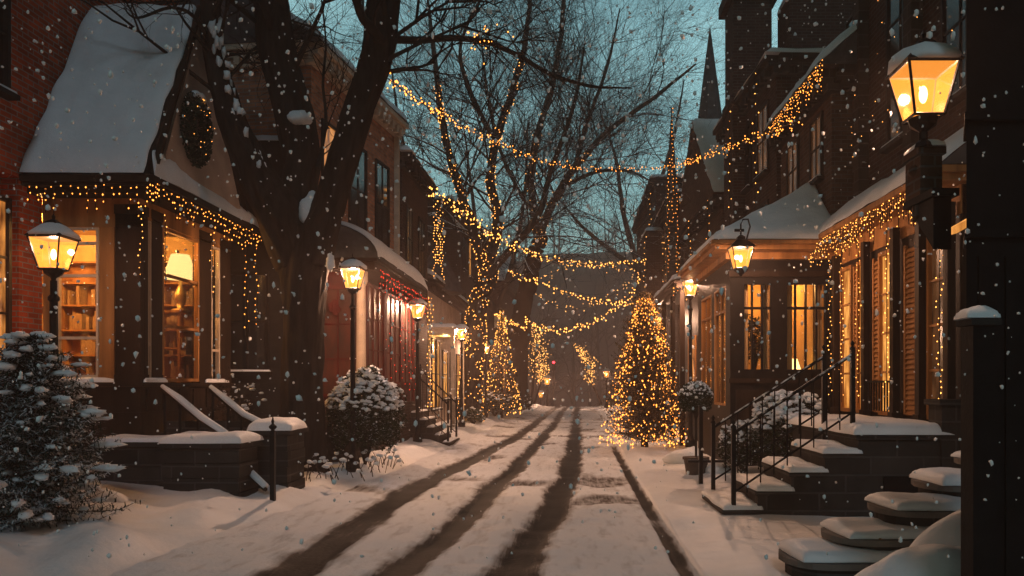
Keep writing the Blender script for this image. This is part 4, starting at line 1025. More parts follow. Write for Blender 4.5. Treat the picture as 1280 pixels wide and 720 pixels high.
# slim pinnacle outlined with lights
t = thing('pinnacle', 'thin needle like pinnacle outlined with tiny lights', 'spire', (3.9,29.0,0))
MB().box(3.72,4.08,28.8,29.2,0,8.2).lathe((3.9,29,8.2), [(.26,0),(.22,.3),(.0,3.6)], 6).build('shaft', M['slate'], t)
R7 = house('far hazy house on the right just before the road end', (5.0,54), (6.0,68), 9, 7.5, 'brick_brown', 1, roof=(2.5,'gable'),
    wins=[(1.0+i*3, 2.0+i*3, z, z+1.7, 'window_gold' if i != 1 else 'dark_glass', 1, 1) for i in range(4) for z in (1.4,4.4)])
# porch 3, small with ledge
t = thing('porch', 'small dark porch with snow ledge and brown door behind the lit fir', 'porch', (3.6,20,.2))
MB().box(3.4,4.6,19.4,23,-.1,4.0).build('wall', M['dark_paint'], t)
MB().box(2.7,4.6,19.2,23.2,4.0,4.12).box(2.62,4.6,19.12,23.28,4.122,4.2).build('eave', M['dark_wood'], t)
MB().snow((2.6,19.1,4.202),(2.6,23.3,4.202),(4.6,23.3,4.6),(4.6,19.1,4.6),.16,20,8).build('snow_cover', M['snow'], t, smooth=True)
for y in (19.3, 21, 22.9): MB().box(2.8,2.92,y,y+.12,.1,4.0).build('post', M['dark_wood'], t)
MB().box(3.7,4.3,19.36,19.398,.3,2.6).build('door', M['warm_wood'], t)
window(t, (3.4,19.4), (3.4,23), 1.2, 2.2, 1.3, 2.9, 'window_amber', 'warm_wood', 1, 2, True)

# near right stairs with landing
STX0, STX1, SY0, SY1 = 1.88, 3.46, 9.4, 10.7
t, run, rise = stair('black stone stairs with thick snow on each tread rising to the right porch', STX1, STX0, SY0, SY1, 1.10, 4)
for i in range(4):
    z = rise*(i+1)+.002; x = STX0+run*i
    MB().snow((x-.03,SY0-.03,z), (x+run+.05,SY0-.03,z), (x+run+.05,SY1+.02,z), (x-.03,SY1+.02,z), .08, 16, 14, .45).build('snow_cover', M['snow'], t, smooth=True)
t = thing('stair_landing', 'broad landing slab with smooth snow in front of the right porch', 'landing', (4,9.5,0))
MB().box(STX1+.002, 4.6, SY0+.01, 9.55, -.1, 1.05).box(STX1+.002, 4.76, 9.555, 13.9, -.1, 1.05).build('masonry', M['stone_dark'], t)
MB().box(STX1-.04, 4.76, SY0-.03, 13.95, 1.052, 1.10).build('slab', M['stone_dark'], t)
MB().box(3.75, 4.35, SY0-.02, SY0+.008, .2, .62).build('grate', M['iron'], t)
MB().snow((STX1-.06,SY0-.04,1.102), (4.74,SY0-.04,1.102), (4.74,12.6,1.102), (STX1-.06,12.6,1.102), .13, 22, 26, .2).build('snow_cover', M['snow'], t, smooth=True)
p0, p1 = V((2.0,SY0+.04,.26)), V((3.5,SY0+.3,1.20))
railing('black iron railing with snowy handrail climbing the right stairs', p0, p1, .86, 9, .16)
railing('second black iron railing along the far side of the right stairs', V((1.98,10.62,.26)), V((3.45,10.62,1.20)), .86, 9, .16)
tag(MB().box(4.42,4.72,9.36,9.7,0,1.45).box(4.38,4.76,9.32,9.74,1.45,1.52).build('pier', M['stone_dark']), 'dark square stone pier at the right end of the snowy landing', 'pier')
# short post with crossbar near pavement
p = P(876,612,12.4)
t = thing('gate_post', 'thin black iron gate post with a short crossbar beside the topiary', 'post', p)
MB().box(p.x-.03,p.x+.03,p.y-.03,p.y+.03,-.1,p.z+1.3).build('shaft', M['iron'], t)
MB().box(p.x-.2,p.x+.35,p.y-.015,p.y+.015,p.z+.42,p.z+.46).build('crossbar', M['iron_snowy'], t)
# bushes right
bush('leafy hedge bush heaped with snow behind the right stair railing', (3.55, 12.6, .3), .62,.5,.62, 5500,.045,420,31,.3, snow_s=1.0)
bush('smaller snowy bush left of the heaped hedge behind the railing', (2.95, 13.2, .2), .42,.4,.45, 3000,.045,240,32,.3, snow_s=1.0)
c = P(870,520,13.6)
t = bush('ball shaped topiary dusted with snow on a thin stem', (c.x, c.y, c.z+.0),   .30,.30,.30, 6500,.03,230,33,.06, snow_s=.8, name='topiary', cat='topiary')
MB().tube([(c.x,c.y,.2),(c.x,c.y,c.z+.1)], .02, 6).build('trunk', M['bark'], t)
MB().lathe((c.x,c.y,.12), [(.16,0),(.21,.3),(.23,.3),(.23,.34)], 14).build('pot', M['pot'], t)
tag(MB().blob((2.35,15.5,.25),.35,.3,.22,12,8,.6,.3,0,3).build('snow_heap', M['snow'], smooth=True), 'shovelled snow heap at the near foot of the lamp left of the bay room', 'snow heap')
tag(MB().blob((2.6,13.6,.2),.3,.3,.18,12,8,.6,.3,0,5).build('snow_heap', M['snow'], smooth=True), 'low snow heap between the topiary pot and the stair bushes', 'snow heap')

# foreground stairs, lower right
t = thing('stairs', 'curved foreground stone steps half buried under snow at lower right', 'steps', (2.4,7.0,0))
for i, (px, py, d) in enumerate([(978,695,6.5), (1033,667,6.65), (1093,633,6.85), (1150,603,7.1), (1205,575,7.4)]):
    a = P(px, py, d); L = 1.25; z = a.z
    poly = [(a.x, a.y+.12), (a.x+.015, a.y-.06), (a.x+.07, a.y-.18), (a.x+.16, a.y-.27), (a.x+.30,a.y-.31), (a.x+2.0, a.y-.31), (a.x+2.0, a.y+.42), (a.x+.2, a.y+.42), (a.x+.05,a.y+.3)]
    MB().prism([(x,y,z-.05) for x,y in poly], (0,0,.048)).build('step', M['stone'], t)
    pin = [(a.x+.05+(x-a.x)*.97, a.y+(y-a.y)*.88) for x, y in poly]
    MB().prism([(x,y,-.1) for x,y in pin], (0,0,z-.052+.1)).build('riser', M['stone_dark'], t)
    MB().snow((a.x+.10,a.y-.24,z), (a.x+1.95,a.y-.29,z), (a.x+1.95,a.y+.40,z), (a.x+.06,a.y+.38,z), .075, 30, 14, .5).build('snow_cover', M['snow'], t, smooth=True)
    mb = MB()
    for k in range(5):
        s = a+V((.14+.05*k, -.02-.055*k, .0)); mb.obox(s, V((.8,.25,0)).normalized(), V((-.25,.8,0)).normalized(), Z1, 0, .34-.03*k, -.008, .008, -.003, .004+.004)
    mb.build('tread_groove', M['warm_wood'], t)
mb = MB()
def heap(c, rx, ry, rz_, seed):
    m_ = 26; n_ = 30; vs = []; c = V(c)
    for j in range(m_+1):
        for i in range(n_):
            r_ = j/m_; a = 2*math.pi*i/n_; x, y = r_*math.cos(a), r_*math.sin(a)
            f = max(0, 1-r_**2.2)**.85; q = c+V((x*rx, y*ry, 0))
            vs.append(q+V((0,0, rz_*f*(1+.25*noise.noise(q*1.7+V((seed,0,0))))+.03*noise.noise(q*5))))
    mb.add(vs, [(j*n_+i, j*n_+(i+1)%n_, (j+1)*n_+(i+1)%n_, (j+1)*n_+i) for j in range(m_) for i in range(n_)])
heap((2.62,5.60,.0), .85, .55, .53, 1); heap((3.15,5.95,.0), .85, .6, .78, 4); heap((2.5,6.5,.0), .5, .25, .27, 6)
tag(mb.build('snow_bank', M['snow'], smooth=True), 'smooth rounded snow bank covering the lower right foreground steps', 'snow bank')

# near dark porch column and wall, right edge
t = thing('porch_column', 'massive unlit black column filling the right edge of the view', 'column', (2.65,5.0,0))
def colpoly(x, y, z): return [(x,y,z), (3.4,y,z), (3.4,5.45,z), (x+.22,5.45,z)]
mb = MB().prism(colpoly(2.50,4.98,-.1), (0,0,.45)).prism(colpoly(2.53,5.03,.351), (0,0,6.4))
for z in (2.62, 3.35, 4.4): mb.prism(colpoly(2.50,4.99,z), (0,0,.05))
for k in range(4): mb.prism([(2.60+k*.17,5.012,.5), (2.70+k*.17,5.012,.5), (2.70+k*.17,5.031,.5), (2.60+k*.17,5.031,.5)], (0,0,2.0))
mb.build('shaft', M['black_paint'], t)
t = thing('gate_pier', 'low black pier with a small snow cap against the black column', 'pier', (2.45,4.7,0))
MB().box(2.44,2.58,4.77,4.92,-.1,2.05).build('shaft', M['black_paint'], t)
MB().box(2.42,2.60,4.75,4.94,2.052,2.09).build('cap', M['stone_dark'], t)
MB().snow((2.415,4.745,2.092),(2.605,4.745,2.092),(2.605,4.945,2.092),(2.415,4.945,2.092),.08,12,10,.2).build('snow_cover', M['snow'], t, smooth=True)
# post under the big lamp
t = thing('lamp_pedestal', 'reddish brick pedestal with stepped cap under the big lantern', 'pedestal', (2.5,5.6,0))
MB().box(2.45,2.60,5.5,5.74,3.0,3.28).box(2.43,2.62,5.48,5.76,3.28,3.33).build('cap', M['brick_brown'], t)
MB().lathe((2.52,5.62,2.85), [(.07,0),(.07,.3),(.10,.33),(.10,.36),(.06,.4),(.06,.52)], 12).build('shaft', M['brick_brown'], t)
snowcap(t, 2.43, 2.62, 5.48, 5.76, 3.332, .05)
MB().box(2.44,2.62,5.3,5.75,2.95,3.0).prism([(2.47,5.35,2.6),(2.47,5.72,2.949),(2.47,5.35,2.949)],(.12,0,0)).build('corbel', M['black_paint'], t)

# ================================================================= lamps
def lantern_parts(t, z, s=1., snow_cap=True):
    """four sided tapered lantern whose glass bottom is at height z"""
    bw, tw, h = .10*s, .17*s, .34*s
    mb = MB()
    for sx in (-1,1):
        for sy in (-1,1): mb.tube([(sx*bw,sy*bw,z), (sx*tw,sy*tw,z+h)], .011*s, 4)
    for a, zz in ((bw, z), (tw, z+h)):
        for (p, q) in (((-a,-a),(a,-a)), ((a,-a),(a,a)), ((a,a),(-a,a)), ((-a,a),(-a,-a))): mb.tube([(p[0],p[1],zz), (q[0],q[1],zz)], .012*s, 4)
    mb.lathe((0,0,z-.12*s), [(.02*s,0), (.03*s,.03*s), (.09*s,.07*s), (.105*s,.115*s)], 8)
    mb.build('frame', M['iron'], t)
    g = MB()
    for sx, sy in ((0,-1),(1,0),(0,1),(-1,0)):
        c0 = [V((sx*bw+e*bw*abs(sy), sy*bw+e*bw*abs(sx), z)) for e in (-1,1)]; c1 = [V((sx*tw+e*tw*abs(sy), sy*tw+e*tw*abs(sx), z+h)) for e in (1,-1)]
        g.add([p*.985+V((0,0,z*.015)) for p in c0+c1], [(0,1,2,3)])
    g.build('glass', M['lamp_glass'], t)
    rb = MB().lathe((0,0,z+h), [(tw*1.62,0), (tw*1.5,.02*s), (tw*.75,.11*s), (tw*.5,.13*s), (tw*.5,.17*s), (tw*.3,.19*s), (.012*s,.21*s), (.02*s,.235*s), (.001,.27*s)], 4, R(45)); r_ = rb.build('lamp_roof', M['iron'], t)
    if snow_cap:
        MB().lathe((0,0,z+h+.012*s), [(tw*1.45,.0), (tw*1.42,.035*s), (tw*.75,.125*s), (tw*.4,.15*s), (.001,.155*s)], 12).build('snow_cover', M['snow_fine'], r_, smooth=True)
    MB().blob((0,0,z+h*.48), .028*s,.028*s,.06*s, 10, 8).build('bulb', M['bulb_lamp'], t, smooth=True)
def lamp_light(t, z, s, e, col=(1,.66,.60)):
    o = plight('lamp_light', (0,0,z+.30*s), e, col, .035); o.parent = t; return o
def post_lamp(label, loc, zg, s=1., e=70, near=False, group='post lamps along the street'):
    t = thing('street_lamp', label, 'street lamp', (0,0,0), group)
    lantern_parts(t, zg, s)
    MB().lathe((0,0,-.3), [(.12*s,0), (.12*s,.45), (.08*s,.5), (.055*s,.6), (.045*s,1.5), (.04*s, zg+.3-.35*s), (.06*s, zg+.3-.33*s), (.06*s, zg+.3-.3*s), (.035*s, zg+.3-.27*s), (.035*s, zg+.3-.12*s)], 12).build('post', M['iron'], t, smooth=False)
    t.location = loc; lamp_light(t, zg, s, e); return t
def gb_(px, py, d): p = P(px, py, d); return p.x, p.z
for label, px, py, d, s, e in [
    ('post lamp with glowing lantern before the red brick wall at far left', 67, 337, 10.0, 1.15, 16),
    ('post lamp with glowing lantern in front of the red porch', 441, 361, 13.7, 1.0, 88),
    ('post lamp at the far corner of the red porch', 522, 398, 20.0, 1.0, 110),
    ('post lamp beside the light wrapped tree, left of its trunk', 577, 424, 26.5, 1.0, 100),
    ('post lamp just right of the light wrapped trunk', 607, 442, 34.5, .95, 90),
    ('distant post lamp glowing low beside the left end of the road', 684, 481, 62.0, 1.5, 120),
    ('distant post lamp nearest the crest on the left', 676, 497, 70.0, 1.3, 60),
    ('distant post lamp glowing left of the lit fir', 758, 472, 52.0, 1.2, 120),
    ('post lamp with glowing lantern left of the bay room eave', 863, 370, 18.6, 1.0, 100),
    ('post lamp peeking out above the top of the lit fir', 824, 412, 25.0, 1.0, 90)]:
    p = P(px, py, d); gz_ = gz(p.x, p.y); post_lamp(label, (p.x, p.y, gz_), p.z-gz_, s, e)
# hanging lantern on the bay room eave
p = P(926, 336, 12.9)
t = thing('hanging_lantern', 'lantern hanging from a curved bracket at the bay room eave', 'lantern', (0,0,0))
lantern_parts(t, 0, 1.0, False)
MB().tube([(0,0,.6), (0,0,.72), (.04,.02,.80), (.14,.1,.82), (.22,.3,.74), (.26,.75,.60)], .014, 6).build('bracket', M['iron'], t)
MB().box(-.1,.05,-.02,.02,.60,.64).build('hook', M['iron'], t)
t.location = p; lamp_light(t, 0, 1.0, 50)
# small wall lamp right
p = P(880, 417, 20.5)
t = thing('wall_lantern', 'small round glowing lantern below the bay room eave', 'lantern', (0,0,0)); lantern_parts(t, 0, .6, False)
MB().tube([(0,0,.36), (.0,0,.46), (.2,0,.46)], .01, 5).build('bracket', M['iron'], t); t.location = p; lamp_light(t, 0, .6, 30)
# big near lantern
p = P(1154, 148, 5.5)
t = thing('pillar_lantern', 'large bright lantern with snow capped hood on the right pedestal', 'lantern', (0,0,0)); lantern_parts(t, 0, 1.0, False)
MB().lathe((0,0,.34+.0), [(.25,0),(.26,.03),(.22,.08),(.15,.13),(.08,.155),(.001,.16)], 6, R(10)).build('snow_cover', M['snow_fine'], t, smooth=True)
MB().lathe((0,0,-.2), [(.06,0),(.05,.03),(.03,.05),(.03,.1)], 8).build('stem', M['iron'], t)
t.location = p; lamp_light(t, 0, 1.0, 20)
tag(MB().obox(P(1192,288,6.4), V((1,.2,.55)).normalized(), V((-.2,1,0)).normalized(), Z1, 0, .2, -.04, .04, -.03, .03).build('bracket_light', M['window_gold']), 'short glowing slanted strip lamp beside the near right porch', 'lamp')

# ================================================================= christmas tree and wreath
XC = P(806, 566, 19.0); XC.z = gz(XC.x, XC.y)
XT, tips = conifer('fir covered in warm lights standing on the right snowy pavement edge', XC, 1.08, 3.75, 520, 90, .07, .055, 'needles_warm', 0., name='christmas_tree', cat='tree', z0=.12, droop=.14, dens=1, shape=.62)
WR = thing('wreath', 'hanging evergreen wreath dotted with lights on the gable', 'wreath', (-5.85,12.65,5.75)); WY = 12.65
rg = random.Random(8); mb = MB(); wpts = []
for i in range(2200):
    a = rg.uniform(0, 6.283); b = rg.uniform(0, 6.283); rr = .15*rg.random()**.5
    cc = V((-5.80, WY+math.cos(a)*.30, 5.72+math.sin(a)*.44)); wpts.append(cc+V((math.cos(b)*rr*.7, math.cos(a)*math.sin(b)*rr, math.sin(a)*math.sin(b)*rr)))
leafcloud(mb, wpts, .06, rg, 2)
mb.build('foliage', M['needles'], WR)
MB().blob((-5.76,WY,6.22), .08,.22,.09,10,6,.5,.2).build('snow_cover', M['snow_fine'], WR, smooth=True)

# ================================================================= string lights
def octa(r):
    return [(r,0,0),(-r,0,0),(0,r,0),(0,-r,0),(0,0,r*1.3),(0,0,-r*1.3)], [(0,2,4),(2,1,4),(1,3,4),(3,0,4),(2,0,5),(1,2,5),(3,1,5),(0,3,5)]
def strings(label, pts, r, m='bulb_warm', wires=None, group='light strings over the street', indiv=0, cat='string lights', name='string_lights', wr=.006, jit=.25):
    rg = random.Random(len(pts)*7+int(pts[0].x*100)); t = thing(name, label, cat, pts[0], group)
    if wires:
        mb = MB()
        for wp in wires: mb.tube(wp, wr, 3, cap=False)
        mb.build('wire', M['iron'], t)
    vs, fs = octa(r*.82); camp = V((0,0,CAMH))
    order = sorted(range(len(pts)), key=lambda i: (pts[i]-camp).length)
    if indiv:
        mb = MB(); mb.add([V(v) for v in vs], fs); me = None
        for i in order[:indiv]:
            if me is None:
                b0 = mb.build('bulb', M[m]); me = b0.data; ob = b0
            else:
                ob = b0.copy(); C.objects.link(ob)
            ob.parent = t; ob.location = pts[i]-ORG[t.name]; s = 1+rg.uniform(-jit, jit); ob.scale = (s,s,s)
    rest = order[indiv:]
    if rest:
        mb = MB()
        for i in rest:
            s = 1+rg.uniform(-jit, jit); mb.add([V(v)*s+pts[i] for v in vs], fs)
        kind(mb.build('bulbs', M[m], t), 'stuff')
    return t
def along(poly, step, jx=0., rg=rng):
    """points along a Catmull-Rom curve"""
    out = []; P_ = [V(p) for p in poly]; dense = []
    for i in range(len(P_)-1):
        p0 = P_[max(i-1,0)]; p1 = P_[i]; p2 = P_[i+1]; p3 = P_[min(i+2, len(P_)-1)]
        for k in range(24):
            t = k/24; dense.append(.5*((2*p1)+(-p0+p2)*t+(2*p0-5*p1+4*p2-p3)*t*t+(-p0+3*p1-3*p2+p3)*t**3))
    dense.append(P_[-1]); acc = 0
    for a, b in zip(dense, dense[1:]):
        L = (b-a).length
        while acc < L:
            q = a.lerp(b, acc/L); out.append(q+V((rg.gauss(0,jx), rg.gauss(0,jx), rg.gauss(0,jx)))); acc += step
        acc -= L
    return out, dense
def icicles(poly, step, drop, gap, rg, vary=.8):
    tops, dense = along(poly, step); pts = []; wires = [dense]
    for q in tops:
        L = drop*rg.uniform(1-vary, 1)
        n = max(1, int(L/gap)); 
        for k in range(n+1): pts.append(q+V((rg.gauss(0,.012), rg.gauss(0,.012), -k*gap+rg.gauss(0,.015))))
        wires.append([q, q-V((0,0,L))])
    return pts, wires
rg = random.Random(99)
# left bay eave
pts, ws = icicles([V((-7.6,11.36,4.5)), V((-5.82,11.34,4.5)), V((-5.80,11.42,4.5)), V((-5.80,15.4,4.52))], .12, .42, .10, rg)
strings('golden icicle lights under the steep roof eave of the left bay', pts, .0125, 'bulb_warm', ws, None, 100)
def vstring(label, tops, L, gap, r, m='bulb_warm', group='hanging vertical light strings', jx=.02, indiv=60):
    pts = []; ws = []
    for p in tops:
        n = int(L/gap); ws.append([V(p), V(p)-V((0,0,L))])
        for k in range(n): pts.append(V(p)+V((rg.gauss(0,jx), rg.gauss(0,jx), -k*gap)))
    return strings(label, pts, r, m, ws, group, indiv)
vstring('small vertical light strings on the corner posts of the left bay', [(-6.2,11.72,4.3), (-6.13,12.3,4.3), (-6.13,13.95,4.3)], 1.1, .09, .010, 'bulb_gold')
vstring('lights hanging at the far end of the left bay eave', [(-5.85,14.7,4.3), (-5.85,15.2,4.4)], 1.7, .12, .013, 'bulb_warm')
# wreath lights
strings('tiny lights dotted over the gable wreath', [wpts[i]+V((.06,0,0)) for i in range(0, 900, 26)], .007, 'bulb_gold', None, None, 75)
# christmas tree lights
pts = []; r2 = random.Random(4)
for i in range(1250):
    f = r2.random()**1.12*.97; a = r2.uniform(0, 6.283); rad = 1.02*(1-f)**.62*r2.uniform(.62,1.04)*(1+.16*noise.noise(V((math.cos(a)*1.8, math.sin(a)*1.8, f*5))))+.03
    pts.append(XC+V((math.cos(a)*rad, math.sin(a)*rad, .12+3.6*f-.06)))
sp = [XC+V((math.cos(k*.28)*.98*(1-k/300)**.62, math.sin(k*.28)*.98*(1-k/300)**.62, .2+3.6*k/300)) for k in range(295)]
strings('warm lights wound all over the fir on the pavement', pts, .0165, 'bulb_warm', [sp], None, 100, jit=.5)
# garlands across the street
def garland(label, poly, step, r, fluff=.05, m='bulb_warm', indiv=100, dense=1):
    pts = []; ws = []
    for _ in range(dense):
        p, d = along(poly, step, fluff, rg); pts += p; ws.append(d)
    return strings(label, pts, r, m, ws[:1], 'garlands of lights strung across the street', indiv, wr=.012)
garland('nearest garland of lights swagging from the big tree to the spire', [P(485,98,13), P(520,124,15), P(565,150,17.5), P(620,178,20), P(680,202,22), P(740,212,24), P(800,212,24.8), P(850,206,25)], .15, .0175, .05, 'bulb_warm', 100, 2)
garland('garland climbing from the spire to the gutter of the right house', [P(850,206,25), P(885,194,21), P(920,181,18.3), P(960,166,16.3), P(1002,148,14.3)], .16, .0145, .06, 'bulb_warm', 80, 2)
garland('second garland from the tall left house across to the right row', [P(540,240,22), P(575,265,24), P(615,292,26), P(655,313,28), P(700,326,30), P(750,331,32), P(805,326,33)], .20, .028, .08, 'bulb_gold', 100, 3)
garland('third garland hanging low over the street behind the second', [P(636,340,34), P(672,352,35), P(710,367,36), P(760,378,37), P(800,381,38), P(835,378,38)], .22, .032, .08, 'bulb_gold', 80, 3)
garland('fourth thin garland rising from the leaning tree to the right row', [P(655,400,40), P(690,413,41), P(725,409,42), P(760,392,43), P(790,365,43), P(812,330,43)], .23, .04, .09, 'bulb_gold', 0, 3)
garland('fifth faint garland in the mist', [P(668,350,46), P(700,338,46), P(735,330,46), P(775,336,46), P(805,345,46)], .3, .034, .12, 'bulb_far', 0, 2)
garland('sixth faint garland between the far trees', [P(662,360,48), P(700,385,48), P(740,382,49), P(775,362,50), P(800,340,50)], .35, .034, .15, 'bulb_far', 0, 2)
garland('short garland stub left of the leaning tree', [P(618,392,37), P(640,404,38), P(660,411,39)], .2, .034, .07, 'bulb_gold', 0, 3)
# lit clump in the upper tree and hanging strand
vstring('tapered strand of lights hanging beside the dark left town house', [P(548,255,24)+V((dx,0,dz)) for dx, dz in ((-.12,-.4),(-.04,0),(.05,-.1),(.13,-.5))], 1.9, .08, .018, 'bulb_gold', None, .03, 60)
pts = [P(605,48,15)+V((r2.gauss(0,.22), r2.gauss(0,.2), r2.gauss(0,.12))) for _ in range(34)]
strings('little cluster of lights high in the overhanging branch', pts, .016, 'bulb_warm', None, None, 34)
# trunk wrap on T2
pts = []
for (o, r_), n in zip(T2s[:3], (420, 190, 190)):
    for _ in range(n):
        i = r2.randrange(0, int(len(o)*.75) if n < 300 else len(o)-1); a = r2.uniform(0, 6.283)
        q = o[i].lerp(o[i+1], r2.random()); pts.append(q+V((math.cos(a)*(r_[i]+.04), math.sin(a)*(r_[i]+.04), 0)))
strings('lights wrapped around the trunk and limbs of the left bare tree', pts, .021, 'bulb_gold', None, None, 100)
pts = []
for (o, r_) in T3s[1:3]:
    for _ in range(90):
        i = r2.randrange(0, int(len(o)*.5)); a = r2.uniform(0, 6.283); pts.append(o[i]+V((math.cos(a)*(r_[i]+.1), math.sin(a)*(r_[i]+.1), 0)))
strings('sparse lights on the limbs of the leaning tree', pts, .02, 'bulb_far', None, None, 0)
# glowing narrow conifer and lit shrubs, far left
p = P(627,520,36.5); p.z = .2
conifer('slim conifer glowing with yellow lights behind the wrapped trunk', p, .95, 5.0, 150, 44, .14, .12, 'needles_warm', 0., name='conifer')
pts = []
for i in range(420):
    f = r2.random()**1.2*.97; a = r2.uniform(0, 6.283); rad = .95*(1-f)**.9*r2.uniform(.8,1.05)+.03; pts.append(p+V((math.cos(a)*rad, math.sin(a)*rad, .1+4.9*f)))
strings('yellow lights covering the slim conifer', pts, .024, 'bulb_gold', None, None, 60)
def lit_sapling(label, base, h, lean, seed, nb=200, r=.035):
    rg = random.Random(seed); t = thing('small_tree', label, 'tree', base); mb = MB(); pts = []
    top = base+V((lean, 0, h)); mb.tube([base, base.lerp(top,.5)+V((lean*.1,0,0)), top], [.08,.06,.02], 6); mb.build('trunk', M['bark'], t)
    mb = MB()
    for i in range(14):
        q = base.lerp(top, rg.uniform(.35,1)); d = V((rg.gauss(0,.5)+lean*.15, rg.gauss(0,.5), 1)).normalized(); twigs(mb, q, d, h*.28, .02, 2, rg, 3)
        for _ in range(nb//14): pts.append(q+d*h*.28*rg.random()+V((rg.gauss(0,.12), rg.gauss(0,.1), rg.gauss(0,.12))))
    mb.build('crown', M['twig'], t)
    strings(label.replace('sapling', 'sapling lights'), pts, r, 'bulb_far', None, 'lights on the far saplings', 0)
lit_sapling('lit sapling leaning right by the left end of the road', P(668,505,58), 3.6, .9, 71)
lit_sapling('lit sapling leaning left before the far right house', P(752,505,60), 4.0, -1.6, 72, 260)
lit_sapling('lit sapling standing beside the slim conifer', P(664,503,54), 4.5, .4, 73)
# right house gutter and facade
pts, ws = icicles([V((4.40,16.9,7.2)), V((4.40,13.6,7.2))], .09, .5, .08, rg)
strings('icicle lights along the gutter of the dark brown right house', pts, .012, 'bulb_warm', ws, None, 100)
pts, ws = icicles([V((4.33,14.1,4.12)), V((4.33,9.5,4.12))], .075, .48, .07, rg)
strings('dense golden icicle lights under the near right porch eave', pts, .009, 'bulb_gold', ws, None, 100)
vstring('vertical lights beside the lit windows of the near right porch', [(4.58,9.75,3.9), (4.58,11.35,3.9), (4.58,12.45,3.9), (4.58,13.2,3.9), (4.58,13.8,3.9)], 2.5, .07, .010, 'bulb_gold', None, .025, 100)
pts, ws = icicles([V((2.62,19.1,4.0)), V((4.5,19.1,4.0))], .1, .4, .09, rg)
strings('icicle lights on the small porch ledge behind the lit fir', pts, .015, 'bulb_warm', ws, None, 60)
vstring('long vertical light strings down the fronts of the dark right houses', [(4.25,17.8,8.6), (4.15,23.1,7.0), (4.2,20.3,8.6), (4.1,26,7), (4.5,31.2,9)], 4.6, .22, .015, 'bulb_gold', None, .03, 60)
vstring('tiny lights outlining the thin pinnacle', [(3.9,28.75,11.6), (3.75,28.75,9.8), (4.05,28.75,9.8)], 4.2, .14, .017, 'bulb_warm', None, .02, 60)
vstring('light strings on the stepped house front in the mist', [(4.0,31.4,8.5), (3.6,35.9,8.3), (4.45,35.9,8.3), (4.2,39.1,11)], 5.5, .25, .022, 'bulb_far', None, .03, 0)
# pale-lit scattered dots on right facade
pts = [V((5.05, r2.uniform(7.5,14.2), r2.uniform(4.9,8.8))) for _ in range(60)]
strings('sparse net of tiny lights on the tall dark right facade', pts, .007, 'bulb_gold', None, None, 60)
# red porch lights
pts = []; 
pts, ws = icicles([V((-3.62,15.8,3.93)), V((-3.62,21.4,3.93))], .16, .6, .12, rg)
strings('red lights under the eave of the red porch', pts, .013, 'bulb_red', ws, None, 100)
vstring('red vertical lights between the red porch windows', [(-3.8,17.75,3.8), (-3.8,18.6,3.8), (-3.8,19.5,3.8), (-3.8,20.4,3.8)], 2.4, .14, .012, 'bulb_red', None, .06, 60)
vstring('golden vertical lights at the far corner of the red porch', [(-3.6,21.4,4.0), (-3.55,21.5,4.0)], 3.0, .1, .016, 'bulb_gold', None, .03, 60)
pts, ws = icicles([V((-3.5,26.2,3.4)), V((-3.5,29.3,3.4))], .15, .3, .1, rg)
strings('warm lights on the edge of the yellow house canopy', pts, .016, 'bulb_gold', ws, None, 0)
# small signs
p = P(660,398,39); 
t = thing('street_sign', 'small blank white sign plate beside the leaning tree', 'sign', p)
MB().box(p.x-1.6,p.x-1.0,p.y-.5,p.y-.47,p.z-.5,p.z+.1).build('plate', M['white_sign'], t); MB().box(p.x-1.33,p.x-1.27,p.y-.465,p.y-.42,0,p.z+.1).build('post', M['iron'], t)
p = P(692,453,72)
t = thing('traffic_light', 'tiny red traffic light far down the street in the mist', 'traffic light', (p.x,p.y,-1))
MB().box(p.x-.16,p.x+.16,p.y,p.y+.25,p.z-.75,p.z+.2).build('housing', M['iron'], t); MB().blob((p.x,p.y-.02,p.z), .11,.05,.11,10,6).build('lamp', M['red_light'], t); MB().box(p.x-.05,p.x+.05,p.y+.08,p.y+.18,-2,p.z-.75).build('post', M['iron'], t)
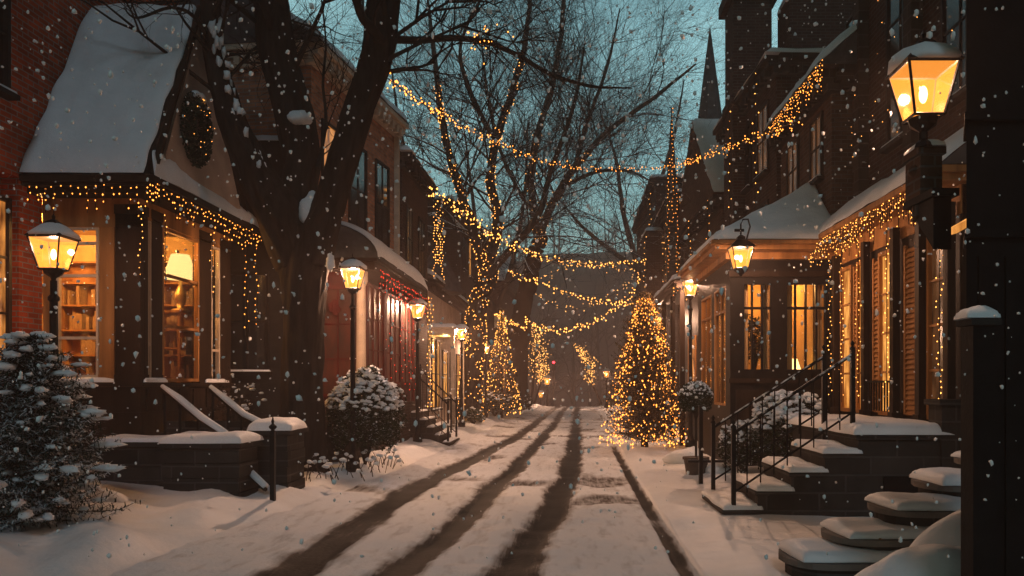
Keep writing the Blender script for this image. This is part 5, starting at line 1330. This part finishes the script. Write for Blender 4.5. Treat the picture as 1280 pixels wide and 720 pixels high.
# rock under snow by the spruce
tag(MB().blob((-5.45,9.45,.22), .34,.25,.24,16,10,.4,.3,0,2).build('snow_mound', M['snow'], smooth=True), 'smooth snow mound between the spruce and the stoop wall', 'snow mound')
# frozen stalks poking from the bank under the big tree
rg = random.Random(12); mb = MB(); s2 = MB()
for i in range(70):
    b = V((rg.uniform(-4.3,-2.9), rg.uniform(11.6,14.6), .25)); a = rg.uniform(0,6.28); q = b+V((math.cos(a)*.12, math.sin(a)*.1, rg.uniform(.12,.32)))
    mb.tube([b, b.lerp(q,.5)+V((0,0,.03)), q], [.008,.006,.003], 4)
    if rg.random() < .6: s2.blob(q, .05*rg.uniform(.5,1.2), .04, .03, 7, 5, .5, .2, a, i)
t = kind(mb.build('ground_twigs', M['twig']), 'stuff'); s_ = s2.build('snow_cover', M['snow_fine'], t, smooth=True)

# ================================================================= falling snow and haze
rg = random.Random(2024); mb = MB()
for i in range(5200):
    d = 2.2+20*rg.random()**1.25; px = rg.uniform(-60, 1340); py = rg.uniform(-60, 700)
    p = P(px, py, d)
    if p.z < .4 or (d < 9 and py > 520 and rg.random() < .5): continue
    s = rg.choice((.006,.009,.012,.017))*(.38+.095*d)*rg.uniform(.6,1.1)
    if d < 3.5: s *= .8
    mb.blob(p, s*rg.uniform(.7,1.1), s, s*rg.uniform(.8,1.4), 5, 3, .8, 0, rg.uniform(0,3), i)
kind(mb.build('falling_snow', M['flake'], smooth=True), 'stuff')
if HAZE:
    m = bpy.data.materials.new('haze'); m.use_nodes = True; t = m.node_tree; t.nodes.clear()
    o = t.nodes.new('ShaderNodeOutputMaterial'); v = t.nodes.new('ShaderNodeVolumePrincipled'); t.links.new(v.outputs[0], o.inputs['Volume'])
    v.inputs['Color'].default_value = (.95,.74,.66,1); v.inputs['Density'].default_value = HAZE; v.inputs['Anisotropy'].default_value = .1
    kind(MB().box(-300, 300, -30, 420, -20, 60).build('haze', m), 'stuff')
    m.cycles.homogeneous_volume = True
for m in bpy.data.materials:
    if m.name.startswith('window_') or m.name in ('lamp_glass','bulb_lamp','shade_lit'): m.cycles.emission_sampling = 'AUTO'
